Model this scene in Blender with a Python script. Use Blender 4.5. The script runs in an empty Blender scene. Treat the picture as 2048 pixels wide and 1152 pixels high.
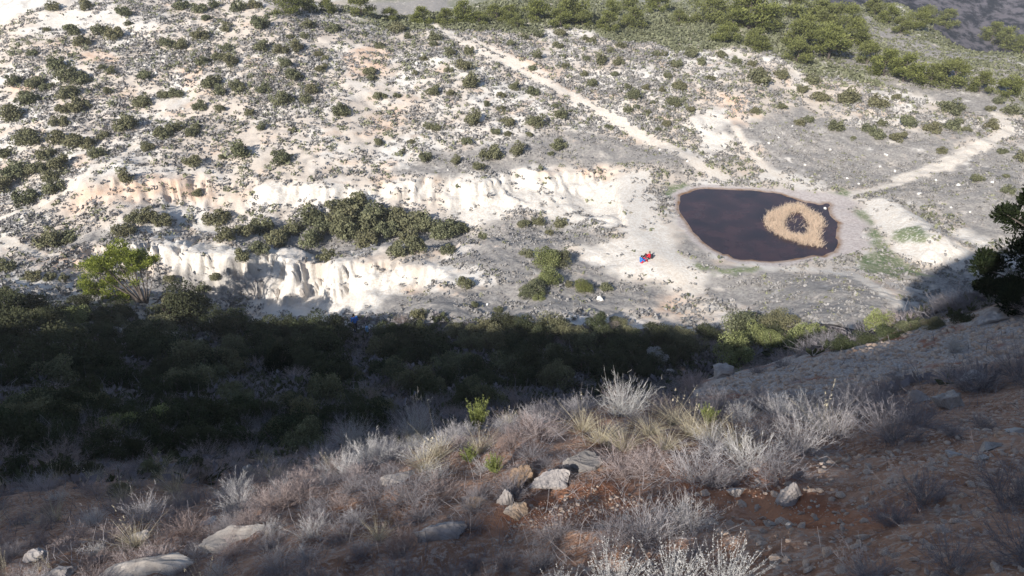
import bpy, math
import numpy as np
from math import radians, sin, cos, pi

# ------------------------------------------------------------------ camera, sky, sun, exposure
scene = bpy.context.scene
W_PX, H_PX, F_PX = 2048.0, 1152.0, 1422.2
PITCH = radians(30.0)
cam_data = bpy.data.cameras.new("camera"); cam = bpy.data.objects.new("camera", cam_data)
scene.collection.objects.link(cam); scene.camera = cam
cam_data.sensor_width = 36.0; cam_data.lens = 25.0
cam_data.clip_start = 0.05; cam_data.clip_end = 3000.0
CAMZ = 34.0
cam.location = (0, 0, CAMZ); cam.rotation_euler = (radians(90) - PITCH, 0, 0)
scene.render.resolution_x = 1024; scene.render.resolution_y = 576

SUN_EL = radians(28.3)          # low winter sun, behind the camera and to the left
SUN_AZ = radians(31.0)          # light travels towards azimuth 31 degrees right of +Y
LH = np.array([sin(SUN_AZ), cos(SUN_AZ)])
world = bpy.data.worlds.new("World"); scene.world = world; world.use_nodes = True
wn = world.node_tree.nodes; wl = world.node_tree.links
sky = wn.new('ShaderNodeTexSky'); sky.sky_type = 'NISHITA'; sky.sun_disc = False
sky.sun_elevation = SUN_EL; sky.sun_rotation = SUN_AZ + pi
sky.altitude = 700; sky.dust_density = 0.6; sky.ozone_density = 1.5
wl.new(sky.outputs[0], wn['Background'].inputs[0]); wn['Background'].inputs[1].default_value = 0.105
sd = bpy.data.lights.new("sun", 'SUN'); sd.energy = 5.0; sd.angle = radians(0.53); sd.color = (1.0, 0.955, 0.89)
sun = bpy.data.objects.new("sun", sd); scene.collection.objects.link(sun)
sun.location = (-30, -50, 90); sun.rotation_euler = (radians(90) - SUN_EL, 0, -SUN_AZ)
scene.view_settings.view_transform = 'Standard'; scene.view_settings.look = 'None'
scene.view_settings.gamma = 1.0; scene.view_settings.exposure = 0.64
scene.render.engine = 'CYCLES'
scene.cycles.max_bounces = 4; scene.cycles.diffuse_bounces = 2; scene.cycles.transparent_max_bounces = 4

COL = scene.collection
rng = np.random.default_rng(7)

# ------------------------------------------------------------------ noise and small maths
def _hash(ix, iy, seed):
    h = (ix.astype(np.int64) * 374761393 + iy.astype(np.int64) * 668265263 + seed * 982451653) & 0x7fffffff
    h = ((h ^ (h >> 13)) * 1274126177) & 0x7fffffff
    return ((h ^ (h >> 16)) & 0xffff) / 65535.0
def vnoise(x, y, seed=0):
    x = np.asarray(x, float); y = np.asarray(y, float)
    ix = np.floor(x); iy = np.floor(y); fx = x - ix; fy = y - iy
    fx = fx * fx * (3 - 2 * fx); fy = fy * fy * (3 - 2 * fy)
    a = _hash(ix, iy, seed); b = _hash(ix + 1, iy, seed); c = _hash(ix, iy + 1, seed); d = _hash(ix + 1, iy + 1, seed)
    return (a + (b - a) * fx) * (1 - fy) + (c + (d - c) * fx) * fy
def fbm(x, y, seed=0, octv=4):
    s = 0; a = 0.5; t = 0
    for o in range(octv):
        s = s + a * vnoise(x * 2 ** o + 17.3 * o, y * 2 ** o - 9.1 * o, seed + o); t += a; a *= 0.5
    return s / t
def sstep(a, b, x):
    t = np.clip((np.asarray(x, float) - a) / (b - a), 0, 1); return t * t * (3 - 2 * t)
def pix_dir(u, v):
    du = (u - 1024.0) / F_PX; dv = (576.0 - v) / F_PX
    return np.array([du, cos(PITCH) + sin(PITCH) * dv, -sin(PITCH) + cos(PITCH) * dv])
def seg_dist(x, y, pts):
    """distance to an open polyline, side (left > 0) and arc position"""
    best = np.full(x.shape, 1e9); side = np.zeros(x.shape); arc = np.zeros(x.shape); acc = 0.0
    for (ax, ay), (bx, by) in zip(pts[:-1], pts[1:]):
        dx, dy = bx - ax, by - ay; L2 = dx * dx + dy * dy + 1e-12; L = math.sqrt(L2)
        t = np.clip(((x - ax) * dx + (y - ay) * dy) / L2, 0, 1)
        d = np.hypot(x - ax - t * dx, y - ay - t * dy)
        m = d < best
        best = np.where(m, d, best); side = np.where(m, np.sign(dx * (y - ay) - dy * (x - ax)), side)
        arc = np.where(m, acc + t * L, arc); acc += L
    return best, side, arc, acc
def poly_sd(x, y, pts):
    """signed distance to a closed polygon, inside > 0"""
    pts = list(pts); best = np.full(x.shape, 1e9); ins = np.zeros(x.shape, bool)
    for (ax, ay), (bx, by) in zip(pts, pts[1:] + pts[:1]):
        dx, dy = bx - ax, by - ay
        t = np.clip(((x - ax) * dx + (y - ay) * dy) / (dx * dx + dy * dy + 1e-12), 0, 1)
        best = np.minimum(best, np.hypot(x - ax - t * dx, y - ay - t * dy))
        c = ((ay > y) != (by > y)) & (x < (bx - ax) * (y - ay) / (by - ay + 1e-12) + ax)
        ins ^= c
    return np.where(ins, best, -best)

# ------------------------------------------------------------------ terrain: survey points (bearing, distance, height below the eye)
SURVEY = """
0 1152 6|1024 1152 2.6|2048 1152 2.3|512 1152 3.5|1500 1152 2.2
0 1060 8.5|0 1000 11|512 1040 5.0|1024 1000 3.6|1500 1000 3.4|2048 1000 3.4
0 960 13.5|0 900 18|512 980 7.4|512 915 14|1024 900 4.7|1500 900 4.4|2048 900 5.2
0 850 24|512 850 21|300 960 11|760 930 6.2|760 1000 4.2
0 780 33|512 780 33|1024 852 6.4|1240 818 6.8|600 968 7.6|400 1005 8.6|900 885 6.2|1024 788 28|780 915 7.0
1500 800 11.5|1800 750 12.5|2048 750 11.5
2048 600 30|1800 662 25|1600 715 21|1400 762 16.5
1800 640 56|1650 665 50
1024 640 53|1024 700 45|1024 760 36|512 640 58|512 700 47|0 600 64|0 700 47|256 650 57|256 800 30|768 700 46|768 780 32
512 600 64|512 480 75|512 420 83|512 350 90|512 200 106|512 100 120|512 0 138
0 450 95|0 520 87|0 350 107|0 200 125|0 100 142|0 0 160
1024 540 62.5|1024 420 77|1024 350 86|1024 250 98|1024 150 112|1024 62 129|1024 30 140|1024 0 156
1250 600 58|1250 450 76|1250 350 89|1250 200 108|1250 90 128
1510 450 78|1510 550 66|1510 620 58.5|1510 680 50|1510 350 93.5|1510 250 106|1510 180 116|1510 120 128|1510 50 147|1510 0 168
1800 540 73|1800 450 85|1800 330 104|1800 230 120|1800 170 132|1800 100 152|1800 40 175|1800 4 192
2048 480 88|2048 380 100|2048 300 116|2048 200 136|2048 118 160
256 420 86|256 300 101|256 100 130|256 0 147|768 350 87|768 200 105|768 60 128
700 18 140|860 40 135
"""
TH, LR, VAL = [], [], []
def _add(th, r, tn): TH.append(th); LR.append(math.log(r)); VAL.append(tn)
for tok in SURVEY.replace('\n', '|').split('|'):
    if tok.strip():
        u, v, r = map(float, tok.split()); d = pix_dir(u, v); h = math.hypot(d[0], d[1])
        _add(math.atan2(d[0], d[1]), r, d[2] / h)
for thd in (-45, -25, 0, 25, 45):                       # ground right at the photographer's feet
    th = radians(thd); r = 1.2; _add(th, r, (-1.6 + 0.28 * r * sin(th) - 0.5 * r * cos(th)) / r)
for u, r, z in ((1800, 40, -27.0), (2000, 44, -26), (1600, 33, -24.5), (1400, 26, -20.8), (1240, 10, -8.8), (1024, 10, -9.0), (1240, 15, -13), (1024, 15, -13.2)):
    d = pix_dir(u, 700); _add(math.atan2(d[0], d[1]), r, z / r)
for thd, r, tn in ((-36, 260, -.12), (-20, 210, -.15), (-9, 175, -.185), (-9, 260, -.118), (0, 210, -.15), (12, 210, -.14), (25, 225, -.15),
                   (33, 215, -.215), (38, 215, -.23), (33, 262, -.185), (38, 262, -.19), (33, 305, -.12), (38, 305, -.12),
                   (-36, 420, 0.03), (-9, 400, .02), (12, 420, .02), (25, 420, .05), (38, 420, .06)):
    _add(radians(thd), r, tn)
TH = np.array(TH); LR = np.array(LR); VAL = np.array(VAL)
KTH = 3.0
def _tps_k(r2): return np.where(r2 > 1e-12, 0.5 * r2 * np.log(r2 + 1e-12), 0.0)
_n = len(TH); A = np.zeros((_n + 3, _n + 3))
A[:_n, :_n] = _tps_k(((TH[:, None] - TH[None]) * KTH) ** 2 + (LR[:, None] - LR[None]) ** 2) + np.eye(_n) * 0.0012
A[:_n, _n] = 1; A[:_n, _n + 1] = TH * KTH; A[:_n, _n + 2] = LR; A[_n:, :_n] = A[:_n, _n:].T
CO = np.linalg.solve(A, np.concatenate([VAL, np.zeros(3)]))
def base_tan(th, lr):
    th = np.clip(th, radians(-50), radians(50)); out = np.empty(th.shape); f = out.ravel(); a = th.ravel(); b = lr.ravel()
    for i in range(0, f.size, 40000):
        t = a[i:i + 40000]; l = b[i:i + 40000]
        f[i:i + 40000] = _tps_k(((t[:, None] - TH) * KTH) ** 2 + (l[:, None] - LR) ** 2) @ CO[:_n] + CO[_n] + CO[_n + 1] * t * KTH + CO[_n + 2] * l
    return out

# mesh lattice: fine inside the view, coarser to the sides and behind
th_f = np.linspace(radians(-50), radians(50), 601)
th_s = np.concatenate([np.linspace(-pi, radians(-50), 60)[:-1], th_f, np.linspace(radians(50), pi, 60)[1:]])
r_s = np.concatenate([np.geomspace(0.25, 1.2, 14)[:-1], np.geomspace(1.2, 50, 280)[:-1], np.geomspace(50, 200, 420)[:-1], np.geomspace(200, 620, 60)])
NT, NR = len(th_s), len(r_s)
TT, RR = np.meshgrid(th_s, r_s, indexing='ij')
X = RR * np.sin(TT); Y = RR * np.cos(TT)
# the smooth field is evaluated on a coarse lattice and refined bilinearly
lr_c = np.linspace(math.log(0.25), math.log(620), 260); th_c = np.linspace(radians(-50), radians(50), 161)
Tc = base_tan(*np.meshgrid(th_c, lr_c, indexing='ij'))
def bil(grid, gx, gy, x, y):
    fx = np.clip(np.interp(x, gx, np.arange(len(gx))), 0, len(gx) - 1.001); fy = np.clip(np.interp(y, gy, np.arange(len(gy))), 0, len(gy) - 1.001)
    i = fx.astype(int); j = fy.astype(int); a = fx - i; b = fy - j
    return (grid[i, j] * (1 - a) + grid[i + 1, j] * a) * (1 - b) + (grid[i, j + 1] * (1 - a) + grid[i + 1, j + 1] * a) * b
def base_z(x, y):
    r = np.hypot(x, y) + 1e-9; th = np.arctan2(x, y)
    zf = bil(Tc, th_c, lr_c, np.clip(th, th_c[0], th_c[-1]), np.log(np.clip(r, 0.25, 620))) * r
    zn = -1.6 + 0.28 * x - 0.5 * y
    return zn + (zf - zn) * sstep(0.9, 2.0, r)
def hit_base(u, v):
    d = pix_dir(u, v); h = math.hypot(d[0], d[1]); th = math.atan2(d[0], d[1])
    rr = np.geomspace(1.3, 400, 3000); zz = base_z(rr * sin(th), rr * cos(th))
    k = np.argmax(zz / rr > d[2] / h)
    return rr[k] * sin(th), rr[k] * cos(th)
def wpts(s):
    out = []
    for tok in s.split():
        u, v = tok.split(','); out.append(hit_base(float(u), float(v)))
    return out

POND_PX = "1352,408 1362,392 1385,381 1420,376 1460,380 1500,379 1545,384 1585,395 1612,402 1634,410 1662,406 1656,422 1668,436 1676,450 1671,464 1675,482 1678,495 1666,506 1632,513 1600,519 1560,523 1520,524 1480,519 1445,508 1412,490 1386,462 1366,436"
POND = wpts(POND_PX)
_wz = float(np.mean([base_z(np.array(p[0]), np.array(p[1])) for p in POND]))
POND = [tuple((lambda d: (d[0] * _wz / d[2], d[1] * _wz / d[2]))(pix_dir(*map(float, t.split(','))))) for t in POND_PX.split()]
_pp = np.array(POND); _q = np.concatenate([_pp + (np.roll(_pp, -1, 0) - _pp) * f for f in (0, .33, .67)], 1).reshape(-1, 2)
_q = _q * .5 + (np.roll(_q, 1, 0) + np.roll(_q, -1, 0)) * .25
POND = [(a + .5 * (float(vnoise(a * 1.3, b * 1.3, 3)) - .5), b + .9 * (float(vnoise(a * 1.3, b * 1.3, 4)) - .5)) for a, b in _q]
WATER_Z = _wz
RAVINE = wpts("100,500 190,490 260,478 330,475 420,482 480,502 560,500 640,528 700,520 760,514 860,530 960,548")
SCARP = wpts("60,385 215,362 300,350 430,335 560,345 640,360 720,368 800,350 900,362 1000,352 1100,337 1180,326 1250,330 1300,345")
def chaikin(p, n=3):
    p = np.array(p)
    for _ in range(n):
        q = np.empty((2 * len(p) - 2, 2)); q[0::2] = p[:-1] * .75 + p[1:] * .25; q[1::2] = p[:-1] * .25 + p[1:] * .75
        p = np.concatenate([p[:1], q[1:-1], p[-1:]])
    return [tuple(a) for a in p]
RAVINE = chaikin(RAVINE); SCARP = chaikin(chaikin(SCARP)[::6])
MOUND = wpts("1715,400 1760,396 1800,410 1850,440 1900,478 1950,510 1940,530 1880,540 1830,535 1790,505 1760,470 1745,440")
BANK = wpts("1340,345 1300,360 1270,400 1240,440 1250,480 1290,520 1340,545")

def carve(x, y, line, depth, wall, floor, back, seed, rill=1.0):
    m = (x > -120) & (x < 60) & (y > 40) & (y < 130)
    out = np.zeros(x.shape); xs, ys = x[m], y[m]
    d, s, arc, L = seg_dist(xs, ys, line)
    d = d * -s                                              # > 0 on the side towards the viewer
    aw = arc + 1.6 * (fbm(xs * .5, ys * .5, seed + 7) - .5)
    rl = np.abs(vnoise(aw * 0.30 + 3.1, d * 0.10, seed) - 0.5) * 2
    rl2 = np.abs(vnoise(aw * 0.9 + 9.7, d * 0.22, seed + 5) - 0.5) * 2
    rl3 = np.abs(vnoise(aw * 2.1 + 1.7, d * 0.5, seed + 6) - 0.5) * 2
    rl4 = np.abs(vnoise(aw * 4.0 + 5.7, d * 0.9, seed + 11) - 0.5) * 2
    lobe = np.abs(fbm(xs * .13 + 4, ys * .13, seed + 9, 3) - .5) * 2
    d = d + rill * (3.6 * (lobe - .28) + 2.0 * (rl - 0.45) * fbm(arc * .2, arc * 0 + 5, seed + 2) * 2 + 1.0 * (rl2 - 0.5) + 0.8 * (rl3 - .5) + .5 * (rl4 - .5))
    ends = sstep(0, 7, arc) * (1 - sstep(L - 9, L, arc))
    dv = depth * np.clip(0.6 + 1.6 * (fbm(arc * .11, arc * 0, seed + 3) - .3), .5, 1.3)
    wl_ = wall * (0.7 + 1.1 * vnoise(arc * .35, arc * 0 + 2.2, seed + 8))
    prof = (0.42 * sstep(0, wl_ * .45, d) + 0.36 * sstep(wl_ * .5, wl_ * 1.1, d)) + 0.22 * sstep(wl_, wl_ + floor, d)
    prof = prof * (1 - sstep(floor, floor + back, d))
    out[m] = -dv * prof * ends
    return out

def front_z(x, y):
    z = base_z(x, y)
    r = np.hypot(x, y)
    near = 1 - sstep(14, 34, r); mid = sstep(10, 30, r)
    z = z + near * ((fbm(x * .55, y * .55, 11) - .5) * 0.42 + (fbm(x * 2.2, y * 2.2, 12) - .5) * 0.20 + (fbm(x * 8, y * 8, 13, 3) - .5) * 0.055)
    sdp = np.full(x.shape, -99.0); m = (x > 5) & (x < 60) & (y > 45) & (y < 110); sdp[m] = poly_sd(x[m], y[m], POND)
    calm = sstep(-14, -3, sdp)
    z = z + mid * (1 - calm) * ((fbm(x * .09, y * .09, 21) - .5) * 1.7 + (fbm(x * .33, y * .33, 22) - .5) * 0.7 + (fbm(x * 1.3, y * 1.3, 23) - .5) * 0.24)
    z = z + carve(x, y, RAVINE, 3.8, 2.4, 7.5, 6.0, 31) + carve(x, y, SCARP, 2.3, 2.4, 8.0, 9.0, 41, 1.1)
    # spoil heap right of the pond and the raised bank left of it
    sm = np.full(x.shape, -99.0); m = (x > 15) & (x < 80) & (y > 45) & (y < 110); sm[m] = poly_sd(x[m], y[m], MOUND)
    z = z + 1.5 * sstep(-1.2, 3.2, sm) * (0.7 + 0.6 * fbm(x * .3, y * .3, 51))
    db = np.full(x.shape, 99.0); m = (x > -10) & (x < 40) & (y > 45) & (y < 110); db[m] = seg_dist(x[m], y[m], BANK)[0]
    z = z + 1.1 * np.exp(-(db / 4.0) ** 2)
    # pond bowl
    bowl = WATER_Z + np.where(sdp > 0, -np.minimum(sdp * 0.16, 1.0), -sdp * 0.09 - np.clip(-sdp - 2, 0, 9) * .02) + 0.05 * (fbm(x * .8, y * .8, 52) - .5) * sstep(0.2, 2, -sdp)
    k = sstep(-7.5, -1.2, sdp)
    z = z * (1 - k) + bowl * k
    return z, sdp

# ------------------------------------------------------------------ the unseen crest of the hill behind the viewer, shaped to shade the near slope
TANE = math.tan(SUN_EL); S_CREST = -13.0
def pq(x, y, z):
    s = x * LH[0] + y * LH[1]; return x * LH[1] - y * LH[0], z + s * TANE
CREST = [(-90, -27), (-70, -21.5), (-58, -17.4), (-49, -15.8), (-40, -13.5), (-29, -10.2), (-21, -8.2), (-13, -5.5), (-8.7, -4.9), (-6, -4.5), (-4.6, -3.85), (-3.3, -2.95), (-2.1, -2.25), (-1.4, -2.05), (-.7, -1.8), (-.25, -1.55), (.1, -1.0), (.5, -.5), (1.4, .6), (3.0, 4.8), (4.2, 7), (7, 10), (12, 12.5), (40, 13), (90, 8)]
def crest_z(x, y):
    p = x * LH[1] - y * LH[0]; s = x * LH[0] + y * LH[1]
    c = np.interp(p, [a for a, b in CREST], [b for a, b in CREST]) - S_CREST * TANE
    f = s - S_CREST
    return np.where(f > 0, c - 1.15 * f, c - 0.3 * (-f))
Z, SDP = front_z(X, Y)
behind = sstep(radians(52), radians(75), np.abs(TT))
bz = -1.6 + 0.28 * X - 0.5 * Y
bz = np.where(Y < 0, -1.6 + 0.2 * X - 0.45 * Y, bz)
bz = np.clip(bz, -36, 9)
Z = Z * (1 - behind) + bz * behind
Z = np.maximum(Z, np.where(np.hypot(X, Y) < 140, crest_z(X, Y), -99))
ZC = Z                                                     # heights relative to the eye

_lrs = np.log(r_s)
def _height(x, y): return bil(ZC, th_s, _lrs, np.arctan2(x, y), np.log(np.clip(np.hypot(x, y), .26, 610)))
def hit(u, v):
    """where the line of sight through a picture point meets the ground: x, y, z(world), slant distance"""
    d = pix_dir(u, v); h = math.hypot(d[0], d[1]); th = math.atan2(d[0], d[1])
    zz = _height(r_s * sin(th), r_s * cos(th)); k = int(np.argmax((zz / r_s > d[2] / h) & (r_s > 1.0)))
    k = max(k, 1); t0, t1 = zz[k - 1] / r_s[k - 1] - d[2] / h, zz[k] / r_s[k] - d[2] / h
    w = 0 if t1 == t0 else np.clip(-t0 / (t1 - t0), 0, 1); r = r_s[k - 1] + (r_s[k] - r_s[k - 1]) * w
    x, y = r * sin(th), r * cos(th); z = float(_height(np.array([x]), np.array([y]))[0])
    return x, y, z + CAMZ, math.sqrt(x * x + y * y + z * z)

# ------------------------------------------------------------------ object and mesh helpers
def tag(o, label=None, cat=None, group=None, kind=None):
    if label: o["label"] = label
    if cat: o["category"] = cat
    if group: o["group"] = group
    if kind: o["kind"] = kind
    return o
def add(name, data, mat=None, parent=None, loc=(0, 0, 0), rz=0.0, sc=(1, 1, 1), rx=0.0, ry=0.0):
    o = bpy.data.objects.new(name, data); COL.objects.link(o)
    if mat is not None and data is not None and len(data.materials) == 0: data.materials.append(mat)
    o.parent = parent; o.location = loc; o.rotation_euler = (rx, ry, rz); o.scale = sc if hasattr(sc, '__len__') else (sc, sc, sc)
    return o
def mesh_np(name, v, q, tint=None, smooth=False):
    """v (N,3), q (M,3|4): a mesh with an optional per-face 'tint'"""
    me = bpy.data.meshes.new(name); k = q.shape[1]
    me.vertices.add(len(v)); me.vertices.foreach_set('co', np.ascontiguousarray(v, np.float32).ravel())
    me.loops.add(q.size); me.loops.foreach_set('vertex_index', np.ascontiguousarray(q, np.int32).ravel())
    me.polygons.add(len(q)); me.polygons.foreach_set('loop_start', np.arange(0, q.size, k, dtype=np.int32))
    if smooth: me.polygons.foreach_set('use_smooth', np.ones(len(q), bool))
    if tint is not None:
        a = me.attributes.new('tint', 'FLOAT', 'FACE'); a.data.foreach_set('value', np.asarray(tint, np.float32))
    me.update(calc_edges=True)
    return me
def quad_soup(name, quads, tint=None):
    quads = np.asarray(quads); n = len(quads)
    return mesh_np(name, quads.reshape(-1, 3), np.arange(n * 4).reshape(n, 4), tint)
def unit(a): return a / (np.linalg.norm(a, axis=-1, keepdims=True) + 1e-9)
def leaf_quads(c, n, d, L, Wd):
    """leaf faces: centre c, normal n, long axis near d, length L, width Wd"""
    a = unit(d - n * np.sum(d * n, -1, keepdims=True)); b = np.cross(n, a)
    L = np.asarray(L).reshape(-1, 1); Wd = np.asarray(Wd).reshape(-1, 1)
    return np.stack([c - a * L * .5, c + b * Wd * .5, c + a * L * .5, c - b * Wd * .5], 1)
def ribbons(P, w, R):
    """P (N,S,3) polylines -> flat tapering ribbons, one quad per segment; w (N,) base width"""
    N, S, _ = P.shape
    t = np.diff(P, axis=1); t = np.concatenate([t, t[:, -1:]], 1)
    side = unit(np.cross(t, R.normal(size=(N, 1, 3)) + 1e-6))
    taper = np.linspace(1, .35, S)[None, :, None]
    o = side * (np.asarray(w).reshape(-1, 1, 1) * .5) * taper
    A_, B_ = P - o, P + o
    return np.stack([A_[:, :-1], B_[:, :-1], B_[:, 1:], A_[:, 1:]], 2).reshape(-1, 4, 3)
def tubes(paths, sides=6):
    """list of (points, radii) -> one mesh of tapered tubes"""
    vs, qs, off = [], [], 0
    for pts, rad in paths:
        pts = np.asarray(pts, float); S = len(pts); tg = np.gradient(pts, axis=0); tg = unit(tg)
        ref = np.array([0.31, 0.92, 0.21]); a = unit(np.cross(tg, ref)); b = np.cross(tg, a)
        ang = np.linspace(0, 2 * pi, sides, endpoint=False)
        ring = pts[:, None] + (a[:, None] * np.cos(ang)[None, :, None] + b[:, None] * np.sin(ang)[None, :, None]) * np.asarray(rad, float).reshape(-1, 1, 1)
        vs.append(ring.reshape(-1, 3))
        i = np.arange(S - 1)[:, None] * sides; j = np.arange(sides)[None]; k = (j + 1) % sides
        qs.append((np.stack([i + j, i + k, i + sides + k, i + sides + j], -1).reshape(-1, 4)) + off); off += S * sides
    return np.concatenate(vs), np.concatenate(qs)

# ------------------------------------------------------------------ materials
def new_mat(name):
    m = bpy.data.materials.new(name); m.use_nodes = True; nt = m.node_tree
    return m, nt, nt.nodes, nt.links, nt.nodes['Principled BSDF']
def plant_mat(name, dark, light, alt=None, transl=0.2, vary=0.5):
    m, nt, N, L, P = new_mat(name); N.remove(P)
    at = N.new('ShaderNodeAttribute'); at.attribute_name = 'tint'
    mx = N.new('ShaderNodeMix'); mx.data_type = 'RGBA'; mx.inputs[6].default_value = (*dark, 1); mx.inputs[7].default_value = (*light, 1)
    L.new(at.outputs['Fac'], mx.inputs[0]); col = mx.outputs[2]
    oi = N.new('ShaderNodeObjectInfo')
    if alt:
        m2 = N.new('ShaderNodeMix'); m2.data_type = 'RGBA'; m2.inputs[7].default_value = (*alt, 1)
        mr = N.new('ShaderNodeMath'); mr.operation = 'MULTIPLY'; mr.inputs[1].default_value = vary; L.new(oi.outputs['Random'], mr.inputs[0])
        L.new(mr.outputs[0], m2.inputs[0]); L.new(col, m2.inputs[6]); col = m2.outputs[2]
    df = N.new('ShaderNodeBsdfDiffuse'); L.new(col, df.inputs[0]); out = df.outputs[0]
    if transl:
        tr = N.new('ShaderNodeBsdfTranslucent'); L.new(col, tr.inputs[0])
        ms = N.new('ShaderNodeMixShader'); ms.inputs[0].default_value = transl; L.new(out, ms.inputs[1]); L.new(tr.outputs[0], ms.inputs[2]); out = ms.outputs[0]
    L.new(out, N['Material Output'].inputs[0])
    return m
def rock_mat(name, c1, c2, c3, scale=4.0, bump=0.5):
    m, nt, N, L, P = new_mat(name); P.inputs['Roughness'].default_value = .92; P.inputs['Specular IOR Level'].default_value = .2
    tc = N.new('ShaderNodeTexCoord'); oi = N.new('ShaderNodeObjectInfo')
    ad = N.new('ShaderNodeVectorMath'); ad.operation = 'ADD'; L.new(tc.outputs['Object'], ad.inputs[0])
    sc_ = N.new('ShaderNodeVectorMath'); sc_.operation = 'SCALE'; sc_.inputs[0].default_value = (37, 19, 53); L.new(oi.outputs['Random'], sc_.inputs[3]); L.new(sc_.outputs[0], ad.inputs[1])
    n1 = N.new('ShaderNodeTexNoise'); n1.inputs['Scale'].default_value = scale; n1.inputs['Detail'].default_value = 8; n1.inputs['Roughness'].default_value = .65; L.new(ad.outputs[0], n1.inputs['Vector'])
    n2 = N.new('ShaderNodeTexNoise'); n2.inputs['Scale'].default_value = scale * .35; n2.inputs['Detail'].default_value = 4; L.new(ad.outputs[0], n2.inputs['Vector'])
    r1 = N.new('ShaderNodeValToRGB'); r1.color_ramp.elements[0].position = .36; r1.color_ramp.elements[0].color = (*c2, 1); r1.color_ramp.elements[1].position = .62; r1.color_ramp.elements[1].color = (*c1, 1); L.new(n1.outputs[0], r1.inputs[0])
    r2 = N.new('ShaderNodeValToRGB'); r2.color_ramp.elements[0].position = .52; r2.color_ramp.elements[0].color = (0, 0, 0, 1); r2.color_ramp.elements[1].position = .68; r2.color_ramp.elements[1].color = (1, 1, 1, 1); L.new(n2.outputs[0], r2.inputs[0])
    mx = N.new('ShaderNodeMix'); mx.data_type = 'RGBA'; mx.inputs[7].default_value = (*c3, 1); L.new(r2.outputs[0], mx.inputs[0]); L.new(r1.outputs[0], mx.inputs[6])
    L.new(mx.outputs[2], P.inputs['Base Color'])
    bp = N.new('ShaderNodeBump'); bp.inputs['Strength'].default_value = bump; bp.inputs['Distance'].default_value = .03; L.new(n1.outputs[0], bp.inputs['Height']); L.new(bp.outputs[0], P.inputs['Normal'])
    return m
def plain_mat(name, c, rough=.85):
    m, nt, N, L, P = new_mat(name); P.inputs['Roughness'].default_value = rough; P.inputs['Specular IOR Level'].default_value = .25
    n1 = N.new('ShaderNodeTexNoise'); n1.inputs['Scale'].default_value = 14; n1.inputs['Detail'].default_value = 5
    r1 = N.new('ShaderNodeValToRGB'); r1.color_ramp.elements[0].position = .3; r1.color_ramp.elements[0].color = (*[x * .72 for x in c], 1); r1.color_ramp.elements[1].position = .7; r1.color_ramp.elements[1].color = (*[min(1, x * 1.15) for x in c], 1)
    L.new(n1.outputs[0], r1.inputs[0]); L.new(r1.outputs[0], P.inputs['Base Color'])
    return m
M_FAR = plant_mat('juniper_foliage', (.072, .080, .048), (.25, .255, .145), (.20, .175, .10), .15, .6)  # lightened so the leaf colour carries some of the far haze
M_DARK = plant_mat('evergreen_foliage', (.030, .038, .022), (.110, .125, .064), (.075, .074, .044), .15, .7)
M_LIME = plant_mat('pale_or_sunlit_foliage', (.10, .115, .045), (.36, .38, .17), None, .2)  # yellow-green leaves, also painting sunlight onto shrubs in the shade
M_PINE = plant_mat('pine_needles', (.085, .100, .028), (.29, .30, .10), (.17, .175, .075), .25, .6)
M_PINE_L = plant_mat('bright_pine_needles', (.10, .13, .025), (.40, .43, .10), None, .3)
M_PINE_D = plant_mat('shaded_pine_needles', (.010, .015, .008), (.035, .045, .020), None, .1)  # near-black needles with the pine's shade put into their colour
M_SCRUB = plant_mat('grey_scrub_leaves', (.18, .17, .16), (.37, .35, .335), None, .1)
M_HEATH = plant_mat('olive_heath_leaves', (.13, .135, .08), (.30, .30, .19), None, .1)
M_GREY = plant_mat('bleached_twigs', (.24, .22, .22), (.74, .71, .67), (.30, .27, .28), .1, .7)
M_PINK = plant_mat('pinkish_dry_twigs', (.20, .160, .150), (.56, .47, .445), (.24, .18, .16), .1, .7)
M_STRAW = plant_mat('straw_blades', (.26, .21, .13), (.70, .62, .45), (.46, .40, .29), .2, .6)
M_SAGE = plant_mat('silver_leaves', (.25, .24, .235), (.68, .66, .63), None, .1)
M_SHADE = plant_mat('shaded_grey_twigs', (.115, .108, .112), (.36, .335, .345), (.19, .17, .18), .1, .7)  # darker copy of the grey twigs, shade put into the colour
M_ROSE = plant_mat('fresh_green_leaves', (.09, .11, .035), (.33, .36, .13), None, .25)
M_REED = plant_mat('dry_reed', (.50, .37, .27), (.86, .69, .53), None, .25)
M_BARK = rock_mat('pine_bark', (.13, .105, .09), (.06, .05, .042), (.18, .15, .13), 9, .6)
M_LIMESTONE = rock_mat('pale_limestone', (.46, .41, .36), (.27, .235, .205), (.17, .155, .145), 5, .6)
M_GREYROCK = rock_mat('grey_limestone', (.40, .36, .33), (.25, .225, .215), (.33, .26, .21), 5, .6)
M_BROWNROCK = rock_mat('ochre_stained_rock', (.38, .25, .15), (.24, .17, .12), (.33, .29, .25), 5, .6)
M_STONE = rock_mat('scree_stone', (.50, .40, .325), (.30, .225, .175), (.38, .25, .17), 7, .4)
M_CHALK = rock_mat('chalk_white_stone', (.76, .74, .70), (.58, .55, .50), (.66, .62, .56), 5, .4)

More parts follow.
